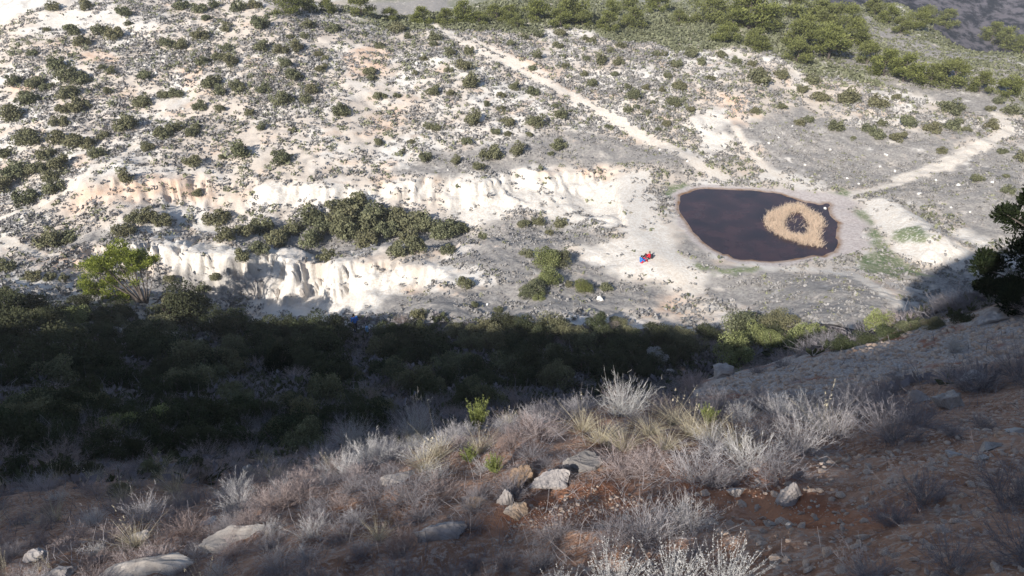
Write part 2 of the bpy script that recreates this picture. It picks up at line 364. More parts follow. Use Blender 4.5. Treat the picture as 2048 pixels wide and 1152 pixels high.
# ------------------------------------------------------------------ the ground
def hpoly(s):
    out = []
    for tok in s.split():
        u, v = tok.split(','); h = hit(float(u), float(v)); out.append((h[0], h[1]))
    return out
def zone(polys, w, wob, seed, fs=.5):
    out = np.zeros(X.size); xf, yf = X.ravel(), Y.ravel()
    for s in polys:
        P_ = np.array(hpoly(s)); lo = P_.min(0) - w - wob; hi = P_.max(0) + w + wob
        m = (xf > lo[0]) & (xf < hi[0]) & (yf > lo[1]) & (yf < hi[1])
        sd_ = poly_sd(xf[m], yf[m], [tuple(p) for p in P_]) + (fbm(xf[m] * fs, yf[m] * fs, seed) - .5) * 2 * wob
        out[m] = np.maximum(out[m], sstep(-w, w, sd_))
    return out
def trail(lines, seed):
    out = np.zeros(X.size); xf, yf = X.ravel(), Y.ravel()
    for s, hw in lines:
        P_ = hpoly(s); A_ = np.array(P_); lo = A_.min(0) - 6; hi = A_.max(0) + 6
        m = (xf > lo[0]) & (xf < hi[0]) & (yf > lo[1]) & (yf < hi[1])
        d = seg_dist(xf[m], yf[m], P_)[0] + (fbm(xf[m] * .8, yf[m] * .8, seed) - .5) * hw * 1.3
        out[m] = np.maximum(out[m], 1 - sstep(hw * .6, hw * 1.35, d))
    return out
ZONE_MEADOW = ["1440,262 1500,238 1600,215 1720,255 1850,262 1960,262 1900,310 1820,345 1740,372 1660,372 1600,345 1560,340 1520,300 1480,270",
               "790,345 850,310 960,290 1080,270 1200,262 1290,290 1380,330 1420,350 1330,345 1230,325 1130,325 1000,345 880,350",
               "1400,560 1480,545 1560,540 1650,545 1720,560 1760,590 1780,610 1740,640 1650,650 1600,640 1500,610 1440,600 1400,585",
               "930,470 1060,430 1140,450 1200,475 1190,500 1130,490 1240,560 1330,560 1350,590 1280,620 1000,640 830,640 740,640 780,590 930,580 1010,560 900,520 960,490",
               "1820,345 1900,320 2048,285 2048,480 1960,470 1880,430 1830,400 1750,385 1760,372",
               "1850,540 1960,545 2040,560 2040,640 1800,640",
               "560,440 640,420 760,410 880,440 960,470 900,500 760,505 640,510 520,500 470,480",
               "1370,470 1400,500 1440,525 1490,535 1420,545 1380,530 1350,490",
               "60,470 250,465 280,480 150,490", "220,560 330,540 520,545 560,570 420,600 280,600 220,590",
               "1650,20 1800,60 2048,130 2048,230 1980,240 1900,205 1750,160 1640,120 1560,60",
               "700,0 900,0 880,30 760,24"]
ZONE_WHITE = ["880,380 1000,365 1180,350 1300,345 1300,440 1310,520 1250,560 1180,540 1160,490 1240,470 1180,440 1060,425 960,450 900,430",
              "200,500 420,480 560,505 700,525 900,545 930,565 820,580 780,620 700,640 640,620 560,570 330,530 230,520",
              "540,365 700,375 800,360 860,370 840,400 700,405 600,415 500,410",
              "1300,400 1345,470 1390,540 1380,580 1330,560 1280,540 1260,480",
              "1715,398 1760,396 1800,410 1850,440 1900,478 1950,510 1940,530 1880,540 1830,535 1790,505 1760,470 1745,440",
              "1500,345 1550,335 1640,365 1660,385 1600,372 1520,362", "1890,460 1960,450 1990,490 1960,500",
              "60,20 250,25 340,60 200,70 80,60", "1380,230 1450,215 1470,250 1440,320 1390,300",
              "1400,545 1490,540 1600,528 1700,545 1780,600 1720,560 1600,538 1500,545 1430,570 1390,600 1370,590"]
ZONE_ORANGE = ["140,105 200,100 240,120 180,130", "360,135 410,130 400,190 365,190", "740,235 800,220 790,260 740,270", "1000,95 1060,120 1180,180 1150,185 1040,130",
               "1440,185 1490,190 1495,250 1470,260 1440,230", "215,365 330,350 420,360 430,400 320,400 200,410 130,420 160,380", "60,510 190,500 200,530 100,545",
               "780,570 830,585 820,600 770,600 745,585", "1180,540 1240,545 1230,560 1170,555", "1080,345 1200,335 1180,360 1090,360", "1310,590 1380,590 1370,640 1320,620",
               "20,160 80,150 70,180 20,190", "690,100 780,90 770,150 700,150"]
ZONE_GREEN = ["1690,402 1720,420 1740,440 1770,480 1790,510 1830,540 1870,552 1780,552 1730,545 1715,520 1750,500 1730,460 1705,430", "1330,372 1365,366 1375,372 1345,395 1325,400",
              "1665,385 1690,375 1700,385 1680,395", "1780,460 1840,455 1850,480 1800,485", "1380,525 1440,540 1520,535 1500,545 1400,545"]
TRACKS = [("862,48 905,75 960,106 1060,152 1150,192 1250,252 1330,292 1400,330 1440,352", .95), ("925,72 1000,108 1090,148", .5),
          ("2000,232 2014,262 1960,290 1885,332 1800,362", 1.15), ("1470,255 1500,305 1530,338 1560,352", .6), ("1960,290 1890,325 1800,365 1720,385 1640,392", .6),
          ("1700,545 1760,580 1800,610", .7), ("1300,505 1360,560 1390,580", .8), ("300,245 330,215 370,180", .5), ("0,440 70,415 150,370 230,320 290,270", .6), ("0,478 60,500 110,510", .7)]
ZONE_SCREE = ["1380,790 1420,752 1500,735 1620,715 1800,660 2048,600 2048,720 1900,745 1760,770 1660,800 1560,815 1480,830 1400,830"]
ZONE_RED = ["1560,800 1680,745 1760,735 1800,700 1900,670 1880,700 1760,770 1650,800", "1330,950 1450,940 1700,980 1760,1050 1640,1060 1450,1020 1340,1010", "950,1040 1100,990 1230,960 1350,1000 1330,1040 1150,1040 960,1090"]
def attr(me, name, val):
    a = me.attributes.new(name, 'FLOAT', 'POINT'); a.data.foreach_set('value', np.ascontiguousarray(val, np.float32).ravel())
v_ = np.stack([X, Y, Z + CAMZ], -1).reshape(-1, 3)
i_ = np.arange(NT - 1)[:, None] * NR + np.arange(NR - 1)[None]
G = mesh_np('ground', v_, np.stack([i_, i_ + 1, i_ + NR + 1, i_ + NR], -1).reshape(-1, 4), smooth=True)
Rf = RR.ravel(); SDf = SDP.ravel()
z_meadow = zone(ZONE_MEADOW, .9, 1.5, 61); z_white = zone(ZONE_WHITE, .8, 1.6, 62); z_orange = zone(ZONE_ORANGE, 1.2, 1.5, 63)
z_green = zone(ZONE_GREEN, .4, .9, 64, 1.0) ; z_track = trail(TRACKS, 65); z_scree = zone(ZONE_SCREE, .5, .8, 66); z_red = zone(ZONE_RED, .15, .3, 67, 2.)
_px = np.array(POND); _cx, _wx = _px[:, 0].mean(), np.ptp(_px[:, 0]); _mw = 1.0 + 2.0 * sstep(.15, .5, (X.ravel() - _cx) / _wx)
z_mud = sstep(-1.25, -.75, (SDf + (fbm(X.ravel() * .7, Y.ravel() * .7, 68) - .5) * 1.1) / _mw)
z_near = 1 - sstep(30, 50, Rf)
z_far = sstep(200, 215, Rf) * sstep(.2, .4, TT.ravel())
z_slopeveg = sstep(-.26, -.16, TT.ravel()) * sstep(128, 136, Rf + (fbm(X.ravel() * .1, Y.ravel() * .1, 69) - .5) * 20)
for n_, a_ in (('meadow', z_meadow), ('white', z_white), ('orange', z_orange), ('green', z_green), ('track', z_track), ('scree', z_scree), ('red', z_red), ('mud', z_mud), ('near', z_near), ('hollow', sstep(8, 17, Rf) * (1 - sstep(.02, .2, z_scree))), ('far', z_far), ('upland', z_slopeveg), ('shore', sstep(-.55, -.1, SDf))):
    attr(G, n_, a_)
def ground_mat(name, near):
    m, nt, N, L, P = new_mat(name); P.inputs['Roughness'].default_value = .95; P.inputs['Specular IOR Level'].default_value = .1
    geo = N.new('ShaderNodeNewGeometry')
    def noise(s, det=4, rough=.6):
        n = N.new('ShaderNodeTexNoise'); n.inputs['Scale'].default_value = s; n.inputs['Detail'].default_value = det; n.inputs['Roughness'].default_value = rough; L.new(geo.outputs['Position'], n.inputs['Vector']); return n.outputs[0]
    def ramp(f, a, b):
        r = N.new('ShaderNodeMapRange'); r.interpolation_type = 'SMOOTHSTEP'; r.inputs[1].default_value = a; r.inputs[2].default_value = b; L.new(f, r.inputs[0]); return r.outputs[0]
    def mix(f, a, b):
        x = N.new('ShaderNodeMix'); x.data_type = 'RGBA'
        for s, k in ((f, 0), (a, 6), (b, 7)):
            if isinstance(s, (tuple, float)): x.inputs[k].default_value = (*s, 1) if isinstance(s, tuple) else s
            else: L.new(s, x.inputs[k])
        return x.outputs[2]
    def mul(a, b):
        x = N.new('ShaderNodeMath'); x.operation = 'MULTIPLY'
        for s, k in ((a, 0), (b, 1)):
            if isinstance(s, float): x.inputs[k].default_value = s
            else: L.new(s, x.inputs[k])
        return x.outputs[0]
    def at(n):
        a = N.new('ShaderNodeAttribute'); a.attribute_name = n; return a.outputs['Fac']
    mid = noise(.7, 4)
    if near:
        fine = noise(3.5, 5, .7); grit = noise(22, 4, .7)
        earth = mix(ramp(fine, .36, .62), (.20, .105, .066), (.34, .205, .138))
        earth = mix(mul(ramp(grit, .48, .62), .7), earth, (.40, .33, .28))
        earth = mix(at('red'), earth, mix(ramp(fine, .36, .62), (.24, .10, .055), (.36, .175, .10)))
        grav = mix(ramp(grit, .38, .62), (.27, .235, .215), (.47, .42, .38))
        grav = mix(ramp(noise(.9, 3), .53, .66), grav, (.27, .13, .085))
        earth = mix(at('scree'), earth, grav)
        c = mix(at('hollow'), earth, mix(ramp(fine, .36, .62), (.060, .052, .048), (.135, .118, .105)))  # dark litter, with the hollow's shade put into the colour too
    else:
        fine = noise(3.5, 4, .7); grit = fine
        c = mix(ramp(noise(.11, 2), .42, .62), (.55, .475, .40), (.65, .605, .545))
        c = mix(mul(ramp(noise(.23, 3), .54, .68), .75), c, (.56, .43, .33))
        c = mix(mul(ramp(mid, .5, .66), .55), c, (.36, .32, .28))
        c = mix(at('orange'), c, mix(ramp(mid, .4, .6), (.58, .42, .31), (.63, .50, .40)))
        c = mix(mul(at('white'), ramp(mid, .12, .45)), c, mix(ramp(fine, .4, .62), (.68, .635, .57), (.57, .505, .43)))
        c = mix(mul(at('upland'), ramp(mid, .3, .5)), c, mix(ramp(fine, .36, .62), (.17, .175, .11), (.27, .265, .19)))
        c = mix(mul(at('meadow'), ramp(mid, .22, .48)), c, mix(ramp(fine, .38, .62), (.225, .205, .195), (.345, .32, .285)))
        c = mix(mul(at('track'), ramp(mid, .1, .4)), c, mix(ramp(fine, .35, .6), (.57, .49, .405), (.66, .60, .52)))
        c = mix(mul(at('green'), ramp(fine, .30, .52)), c, mix(ramp(mid, .4, .6), (.125, .165, .08), (.21, .225, .13)))
        c = mix(at('mud'), c, mix(ramp(fine, .35, .62), (.40, .34, .315), (.53, .475, .44)))
        c = mix(at('shore'), c, mix(ramp(mid, .35, .6), (.20, .11, .055), (.33, .25, .20)))
        c = mix(at('near'), c, (.12, .105, .095))
        c = mix(at('far'), c, mix(ramp(noise(.22, 6, .75), .42, .58), (.022, .026, .034), (.12, .11, .122)))  # mountain's shade put into a low blue-grey ground colour
    L.new(c, P.inputs['Base Color'])
    bp = N.new('ShaderNodeBump'); bp.inputs['Strength'].default_value = .55; bp.inputs['Distance'].default_value = .12; L.new(fine, bp.inputs['Height'])
    if near:
        b2 = N.new('ShaderNodeBump'); b2.inputs['Strength'].default_value = .6; b2.inputs['Distance'].default_value = .02; L.new(grit, b2.inputs['Height']); L.new(bp.outputs[0], b2.inputs['Normal']); bp = b2
    L.new(bp.outputs[0], P.inputs['Normal'])
    return m
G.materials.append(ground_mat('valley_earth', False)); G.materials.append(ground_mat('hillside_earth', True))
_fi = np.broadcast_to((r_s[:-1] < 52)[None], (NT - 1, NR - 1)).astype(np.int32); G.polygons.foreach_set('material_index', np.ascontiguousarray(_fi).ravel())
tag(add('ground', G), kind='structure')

# ------------------------------------------------------------------ pond
def water_mat():
    m, nt, N, L, P = new_mat('pond_water'); P.inputs['Roughness'].default_value = .2; P.inputs['IOR'].default_value = 1.33; P.inputs['Specular IOR Level'].default_value = .36
    n = N.new('ShaderNodeTexNoise'); n.inputs['Scale'].default_value = .35; n.inputs['Detail'].default_value = 5
    g = N.new('ShaderNodeNewGeometry'); L.new(g.outputs['Position'], n.inputs['Vector'])
    r = N.new('ShaderNodeValToRGB'); r.color_ramp.elements[0].position = .35; r.color_ramp.elements[0].color = (.020, .013, .017, 1); r.color_ramp.elements[1].position = .68; r.color_ramp.elements[1].color = (.055, .028, .030, 1)
    L.new(n.outputs[0], r.inputs[0]); L.new(r.outputs[0], P.inputs['Base Color'])
    n2 = N.new('ShaderNodeTexNoise'); n2.inputs['Scale'].default_value = 5; n2.inputs['Detail'].default_value = 3; L.new(g.outputs['Position'], n2.inputs['Vector'])
    b = N.new('ShaderNodeBump'); b.inputs['Strength'].default_value = .12; b.inputs['Distance'].default_value = .03; L.new(n2.outputs[0], b.inputs['Height']); L.new(b.outputs[0], P.inputs['Normal'])
    return m
_pc = np.mean(POND, 0)
pv = [(p[0] + (p[0] - _pc[0]) * .03, p[1] + (p[1] - _pc[1]) * .03, WATER_Z + CAMZ - .012) for p in POND]
pm = bpy.data.meshes.new('pond'); pm.from_pydata(pv, [], [list(range(len(pv)))]); pm.update()
tag(add('pond', pm, water_mat()), kind='structure')

# ------------------------------------------------------------------ plant generators (unit size: radius about 1, base at z = 0)
def gen_bush(seed, n, lumps, leaf, tall=1.0, upright=.0, name='foliage'):
    R = np.random.default_rng(seed)
    a = R.uniform(0, 2 * pi, lumps); rad = np.sqrt(R.uniform(0, 1, lumps)) * .68
    c = np.stack([np.cos(a) * rad, np.sin(a) * rad, R.uniform(.18, 1, lumps) * tall * (1.05 - .75 * rad ** 1.5)], -1)
    lr_ = R.uniform(.24, .42, lumps)
    k = R.integers(0, lumps, n); d = unit(R.normal(size=(n, 3)) + np.array([0, 0, .35]))
    p = c[k] + d * (lr_[k] * R.uniform(.55, 1.12, n) ** .7)[:, None] * np.array([1, 1, .95])
    keep = p[:, 2] > 0.0; p, d, k = p[keep], d[keep], k[keep]; m = len(p)
    nn = unit(d + R.normal(size=(m, 3)) * .7); ax = unit(R.normal(size=(m, 3)) * (1 - upright) + np.array([0, 0, 1]) * upright * 2 + d * .6)
    L_ = leaf * R.uniform(.7, 1.5, m)
    tint = np.clip(.42 + .22 * R.normal(size=m) + .28 * (R.uniform(size=lumps)[k] - .5) * 2, 0, 1)
    return quad_soup(name, leaf_quads(p, nn, ax, L_, L_ * .62), tint)
def gen_stems(seed, n=5, h=.8, r0=.05):
    R = np.random.default_rng(seed); paths = []
    for i in range(n):
        a = R.uniform(0, 2 * pi); t = np.linspace(0, 1, 5)[:, None]
        e = np.array([cos(a) * .5, sin(a) * .5, h]); p = t * e + np.sin(t * 3) * R.normal(size=3) * .07; p[0] = (0, 0, -.1)
        paths.append((p, np.linspace(r0, r0 * .25, 5)))
    v, q = tubes(paths, 5); return mesh_np('stem', v, q)
def gen_twigs(seed, stems=60, side=8, h=.8, spread=1.0, w=.008, curl=.25, name='twigs'):
    """a cushion of branching dry twigs"""
    R = np.random.default_rng(seed)
    a = R.uniform(0, 2 * pi, stems); el = np.arccos(np.clip(R.uniform(0.12, 1, stems), 0, 1)) * spread
    d = np.stack([np.sin(el) * np.cos(a), np.sin(el) * np.sin(a), np.cos(el)], -1)
    Ls = R.uniform(.7, 1.1, stems) * np.where(el > 1, .95, 1)
    S = 5; t = np.linspace(0, 1, S)[None, :, None]
    base = np.stack([R.normal(size=stems) * .12, R.normal(size=stems) * .12, -.05 + 0 * a], -1)
    bend = R.normal(size=(stems, 1, 3)) * curl * .5 + np.array([0, 0, curl * .5])
    P = base[:, None] + d[:, None] * t * Ls[:, None, None] + bend * (t ** 2) + np.cumsum(R.normal(size=(stems, S, 3)) * .018, 1)
    P[..., 2] *= h
    q1 = ribbons(P, np.full(stems, w), R); tn1 = np.repeat(R.uniform(.2, .6, stems), S - 1)
    k = np.repeat(np.arange(stems), side); m = len(k); f = R.uniform(.3, .98, m); i0 = np.minimum((f * (S - 1)).astype(int), S - 2); fr = f * (S - 1) - i0
    st = P[k, i0] * (1 - fr)[:, None] + P[k, i0 + 1] * fr[:, None]; tg = unit(P[k, i0 + 1] - P[k, i0])
    dd = unit(tg + R.normal(size=(m, 3)) * .55); ln = R.uniform(.12, .30, m) * (1.15 - f * .55)
    t2 = np.linspace(0, 1, 3)[None, :, None]
    P2 = st[:, None] + dd[:, None] * t2 * ln[:, None, None] + R.normal(size=(m, 3, 3)) * .012 * t2
    q2 = ribbons(P2, np.full(m, w * .62), R); tn2 = np.repeat(np.clip(R.normal(.6, .22, m) + .2 * (f - .6), 0, 1), 2)
    return quad_soup(name, np.concatenate([q1, q2]), np.concatenate([tn1, tn2]))
def gen_grass(seed, n=150, h=1.0, spread=.6, w=.012, droop=.5, heads=0, name='blades'):
    R = np.random.default_rng(seed)
    a = R.uniform(0, 2 * pi, n); s_ = np.abs(R.normal(size=n)) * spread * .55 + .05; Ls = R.uniform(.45, 1.05, n) * h
    S = 5; t = np.linspace(0, 1, S)[None, :, None]
    o = np.stack([np.cos(a), np.sin(a), 0 * a], -1)
    base = o * (R.uniform(0, .16, n)[:, None]) + np.array([0, 0, -.03])
    P = base[:, None] + o[:, None] * (t * s_[:, None, None] + droop * .45 * t ** 2.2 * R.uniform(.2, 1, n)[:, None, None]) * Ls[:, None, None]
    P = P + np.array([0, 0, 1.0]) * (t - .28 * droop * t ** 3) * Ls[:, None, None] + np.cumsum(R.normal(size=(n, S, 3)) * .008, 1)
    qs = [ribbons(P, np.full(n, w) * R.uniform(.6, 1.3, n), R)]; tn = [np.repeat(R.uniform(.1, 1, n), S - 1)]
    if heads:                                              # flowering stalks with seed heads
        k = heads; aa = R.uniform(0, 2 * pi, k); oo = np.stack([np.cos(aa), np.sin(aa), 0 * aa], -1)
        Ls2 = R.uniform(1.2, 1.8, k) * h; lean = R.uniform(.05, .4, k)
        Q = oo[:, None] * (lean[:, None, None] * t ** 1.5 * Ls2[:, None, None]) + np.array([0, 0, 1.]) * t * Ls2[:, None, None]
        qs.append(ribbons(Q, np.full(k, w * .8), R)); tn.append(np.full(k * (S - 1), .75))
        kk = np.repeat(np.arange(k), 9); m = len(kk); f = R.uniform(.8, 1.0, m)[:, None]
        c = Q[kk, -2] * (1 - (f - .75) * 4) + Q[kk, -1] * (f - .75) * 4
        dr = unit(R.normal(size=(m, 3)) * .5 + np.array([0, 0, 1]))
        qs.append(leaf_quads(c + R.normal(size=(m, 3)) * .012 * h, unit(R.normal(size=(m, 3))), dr, np.full(m, .075 * h), np.full(m, .022 * h))); tn.append(np.full(m, .9))
    return quad_soup(name, np.concatenate(qs), np.concatenate(tn))
def gen_leafy(seed, stems=36, leaves=46, h=1.0, spread=.7, w=.014, leaf=.055, fat=.3, name='leafy_stems'):
    """upright stems set with short leaves (sage, rosemary)"""
    R = np.random.default_rng(seed)
    a = R.uniform(0, 2 * pi, stems); el = R.uniform(0, 1, stems) ** .7 * spread
    d = np.stack([np.sin(el) * np.cos(a), np.sin(el) * np.sin(a), np.cos(el)], -1); Ls = R.uniform(.6, 1.08, stems) * h
    S = 6; t = np.linspace(0, 1, S)[None, :, None]
    P = (d * .1)[:, None] + d[:, None] * t * Ls[:, None, None] + np.array([0, 0, .18]) * t ** 2 + np.cumsum(R.normal(size=(stems, S, 3)) * .022, 1)
    qs = [ribbons(P, np.full(stems, w), R)]; tn = [np.full(stems * (S - 1), .15)]
    k = np.repeat(np.arange(stems), leaves); m = len(k); f = R.uniform(.22, 1, m); i0 = np.minimum((f * (S - 1)).astype(int), S - 2); fr = (f * (S - 1) - i0)[:, None]
    c = P[k, i0] * (1 - fr) + P[k, i0 + 1] * fr; tg = unit(P[k, i0 + 1] - P[k, i0])
    out = unit(R.normal(size=(m, 3))); ax = unit(tg * .8 + out * .9)
    L_ = leaf * R.uniform(.6, 1.3, m)
    qs.append(leaf_quads(c + ax * (L_ * .5)[:, None], unit(np.cross(ax, R.normal(size=(m, 3)))), ax, L_, L_ * fat)); tn.append(np.clip(R.normal(.55, .2, m) + .25 * (f - .5), 0, 1))
    return quad_soup(name, np.concatenate(qs), np.concatenate(tn))
def gen_pine(seed, n, h=1.0, clumps=16, crown_w=.55, crown_lo=.3, leaf=.05, lean=(0, 0), flat=.55):
    """trunk + limbs mesh and needle mesh, height about 1"""
    R = np.random.default_rng(seed); t = np.linspace(0, 1, 7)[:, None]
    top = np.array([lean[0], lean[1], .86 * h]); tr = t * top + np.sin(t * 4) * np.array([.03, .02, 0]); tr[0, 2] = -.05
    paths = [(tr, np.linspace(.032, .009, 7))]; cs, rs = [], []
    for i in range(clumps):
        f = R.uniform(crown_lo, 1); b = tr[0] * (1 - f) + tr[-1] * f; a = R.uniform(0, 2 * pi)
        out = crown_w * (.35 + .65 * R.uniform()) * (1.15 - .75 * max(0, f - .45) / .55) if f < .96 else .08
        c = b + np.array([cos(a) * out, sin(a) * out, R.uniform(.03, .14)]); cs.append(c); rs.append(R.uniform(.15, .26))
        mid_ = (b + c) / 2 + np.array([0, 0, -.02]); paths.append((np.array([b, mid_, c]), (.011, .008, .004)))
    cs = np.array(cs); rs = np.array(rs)
    k = R.integers(0, clumps, n); d = unit(R.normal(size=(n, 3)))
    p = cs[k] + d * (rs[k] * R.uniform(.3, 1.1, n))[:, None] * np.array([1, 1, flat])
    ax = unit(d + np.array([0, 0, .7]) + R.normal(size=(n, 3)) * .5); L_ = leaf * R.uniform(.7, 1.4, n)
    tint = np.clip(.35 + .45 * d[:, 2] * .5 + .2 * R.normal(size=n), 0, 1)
    tv, tq = tubes(paths, 6)
    return mesh_np('trunk', tv, tq, smooth=True), quad_soup('crown', leaf_quads(p, unit(np.cross(ax, R.normal(size=(n, 3)))), ax, L_, L_ * .42), tint)
def pos_px(u, v, w):
    x, y, z, t = hit(u, v); return x, y, z, t, w / F_PX * t

def landmarks(lst):
    P_ = np.array([hit(u, v)[:2] for u, v, n in lst]); names = [n for u, v, n in lst]
    return lambda x, y: names[int(np.argmin(np.hypot(P_[:, 0] - x, P_[:, 1] - y)))]
def size_word(w, ws):
    a, b = np.quantile(ws, [.33, .7]); return 'small' if w <= a else ('mid-sized' if w <= b else 'large')
FAR_LM = landmarks([(100, 40, 'on the white bare crest'), (170, 115, 'around the orange patch below the white crest'), (380, 160, 'by the orange washed-out scar'), (150, 280, 'in the shrubby side gully'), (500, 40, 'below the grey far hill'), (560, 190, 'above the long middle slope'), (480, 300, 'just over the upper scarp'), (700, 250, 'near the orange rill above the scarp'), (250, 350, 'at the head of the upper scarp'),
                    (880, 60, 'at the upper end of the diagonal track'), (1000, 130, 'along the upper half of the diagonal track'), (1250, 250, 'along the lower half of the diagonal track'), (950, 170, 'downhill of the diagonal track'), (1000, 300, 'on the grey flat above the scarp'), (800, 180, 'on the pale slope below the pine belt'), (1250, 100, 'uphill of the diagonal track'), (1350, 180, 'above the white landslip'),
                    (1470, 230, 'beside the pinkish landslip'), (1600, 170, 'under the edge of the pine belt behind the pond'), (1750, 250, 'on the grey meadow behind the pond'), (1900, 190, 'at the pale rim behind the meadow'), (1950, 280, 'beside the white track climbing from the pond'), (1980, 380, 'on the grey flat beyond the white heap'),
                    (120, 480, 'at the head of the ravine'), (300, 440, 'on the narrow end of the terrace'), (480, 460, 'on the edge of the ravine wall'), (700, 450, 'in the thicket on the terrace'), (850, 470, 'at the wide end of the terrace thicket'), (400, 560, 'on the near lip of the ravine'), (1100, 450, 'on the scrub flat by the white bank'), (1150, 560, 'near the white boulder'), (930, 560, 'at the end of the ravine')])
# ------------------------------------------------------------------ bushes of the far slope: picture spots are turned into places on the ground
def spots(s, ox, oy, k=2.88):
    return [(ox + float(a) / k, oy + float(b) / k, float(c) / k) for a, b, c in (t.split(',') for t in s.split())]
FAR_L = spots("310,30,70 490,25,80 715,65,80 575,165,80 665,185,100 410,165,90 475,225,85 1050,20,90 1155,40,80 1230,25,60 1370,25,90 1470,15,80 1190,100,50 1300,160,65 1155,190,100 1045,250,80 960,240,80 1300,265,70 1500,120,110 1775,130,80 1920,155,90 1670,200,50 1755,200,50 1510,260,85 1620,270,90 1710,270,80 1880,330,55 1855,385,70 1690,430,100 1650,360,80 1170,345,75 1270,320,80 1330,350,90 1225,455,110 1265,520,80 1375,490,95 1525,500,80 1630,550,120 1760,555,90 1790,495,90 335,360,90 395,410,120 470,440,100 405,510,110 205,470,90 85,460,80 280,490,70 165,555,100 65,640,110 460,590,110 360,620,70 345,690,80 830,430,70 640,400,60 590,385,40 615,515,55 825,560,110 1010,520,90 940,540,70 730,700,120 160,770,130 330,780,100 430,800,110 510,810,90 560,870,90 940,755,100 1010,720,90 1130,720,60 1105,760,80 1510,725,60 1685,740,50 1150,600,80 1390,855,130 1620,895,120 1110,910,100 1280,900,50 1960,620,100 90,970,140 215,960,110 350,930,110 310,1000,100 310,1060,100 730,1020,90 150,1130,110 860,840,70 1140,1100,60 20,1060,100 20,870,90 260,870,90 600,770,70 1270,620,60 1440,640,60 840,830,60 1830,300,50 190,300,50 270,165,40 740,130,40", 0, 0)
FAR_M = spots("330,150,100 395,205,55 545,200,80 540,250,50 230,255,60 480,330,50 635,300,60 745,285,70 710,360,100 625,390,60 170,400,80 180,440,60 760,465,110 540,510,90 230,540,75 330,540,50 20,630,80 1005,490,70 1110,515,80 930,535,60 930,615,60 770,670,120 965,685,80 1120,685,110 1270,645,90 1245,600,50 895,750,60 505,715,60 550,730,60 965,760,50 1085,765,50 735,800,70 215,805,75 405,810,40 365,860,35 490,890,90 670,915,70 800,945,80 870,855,130 1025,850,110 1260,815,100 1215,875,45 1545,720,50 1140,190,70 1265,180,70 1065,205,45 1255,250,60 980,245,50 820,155,60 1140,310,70 1110,380,55 1500,340,90 1420,330,45 1605,345,70 1560,285,50 1620,250,60 1810,300,60 1860,300,50 1300,375,50 1405,420,50 1450,470,70 1580,420,50 1655,495,50 1760,495,50 1885,430,50 1950,485,70 1855,515,40 1915,570,80 1690,530,90 1660,625,60 1710,605,50 1770,640,50 1800,580,40 1930,360,60 1880,705,55 1830,740,40 1450,220,70 1410,215,40 1745,190,50 430,420,40 640,530,50 840,590,50", 680, 0)
FAR_R = spots("95,300,80 30,480,80 10,590,60 15,360,60 210,440,60 95,620,55 355,340,70 270,310,70 445,360,60 490,430,130 740,510,65 835,545,90 790,440,90 625,605,60 1005,550,130 1165,565,110 1590,610,110 720,695,70 775,675,60 930,715,90 1120,730,80 1195,705,55 1165,755,90 1290,780,80 1340,700,80 1480,725,90 1600,710,90 1635,690,45 1685,740,55 1820,720,70 1940,625,80 1875,575,60 1820,620,50 1890,865,45 1910,1010,40 1745,1020,65 1920,1085,60 2000,890,80 1540,860,55 1750,770,30 1035,790,35 465,630,50 150,350,60 1280,550,50 620,410,90", 1348, 0)
TERR = spots("860,150,90 935,180,90 780,150,80 1250,150,110 710,230,90 290,280,120 380,270,90 1300,250,100 1420,230,90 1590,280,120 1790,150,130 1860,190,120 1790,270,120 1960,110,150 1970,220,130 1400,370,80 1890,370,90 1170,560,70 985,510,50 375,510,50 285,495,50 200,490,70 30,440,90 20,610,80 1240,500,50 1500,200,110 1680,220,110 1500,330,90", 0, 380) + \
       spots("60,150,150 200,140,150 320,150,130 430,170,140 180,220,140 270,230,120 480,190,120 610,210,130 560,230,100 690,210,80 430,310,120 330,340,100 160,290,120 620,335,80 820,265,50 390,270,100 60,230,120 100,60,120", 680, 380)
POND_SIDE = spots("1060,175,80 1140,170,80 1265,175,80 1205,235,60 1075,350,80 1320,530,60 1535,550,80 720,515,110 450,690,110 775,655,50 910,680,60", 680, 380)
FAR_PROTO = [gen_bush(100 + i, 1500, 13 + i % 5, .135, (.85, 1.0, .75, 1.15)[i % 4], .2) for i in range(10)]
for m_ in FAR_PROTO: m_.materials.append(M_FAR)
def bush_set(lst, label, group, protos=FAR_PROTO, name='juniper_bush', grow=1.14, mat=None, drop=.36):
    ws = [q[2] for q in lst]
    for (u, v, w) in lst:
        x, y, z, t, d = pos_px(u, min(v + w * drop, 1150), w)
        R_ = d * .5 * grow; o = add(name, protos[int(rng.integers(len(protos)))], mat, None, (x, y, z - .06 * R_), rng.uniform(0, 6.28), (R_ * rng.uniform(.9, 1.1), R_ * rng.uniform(.9, 1.1), R_ * rng.uniform(.85, 1.1)))
        tag(o, size_word(w, ws) + ' ' + label + ' ' + FAR_LM(x, y), 'bush', group)
bush_set(FAR_L, 'round dark green juniper bush', 'junipers on the slope above the scarp')
bush_set(FAR_M, 'round olive juniper bush', 'junipers beside the diagonal track')
bush_set(FAR_R, 'olive green juniper bush', 'junipers behind the pond')
bush_set(TERR, 'dense green juniper bush', 'junipers on the ravine terrace', drop=.3, grow=1.4)
bush_set(POND_SIDE, 'low green bush', 'bushes on the scrub flat')

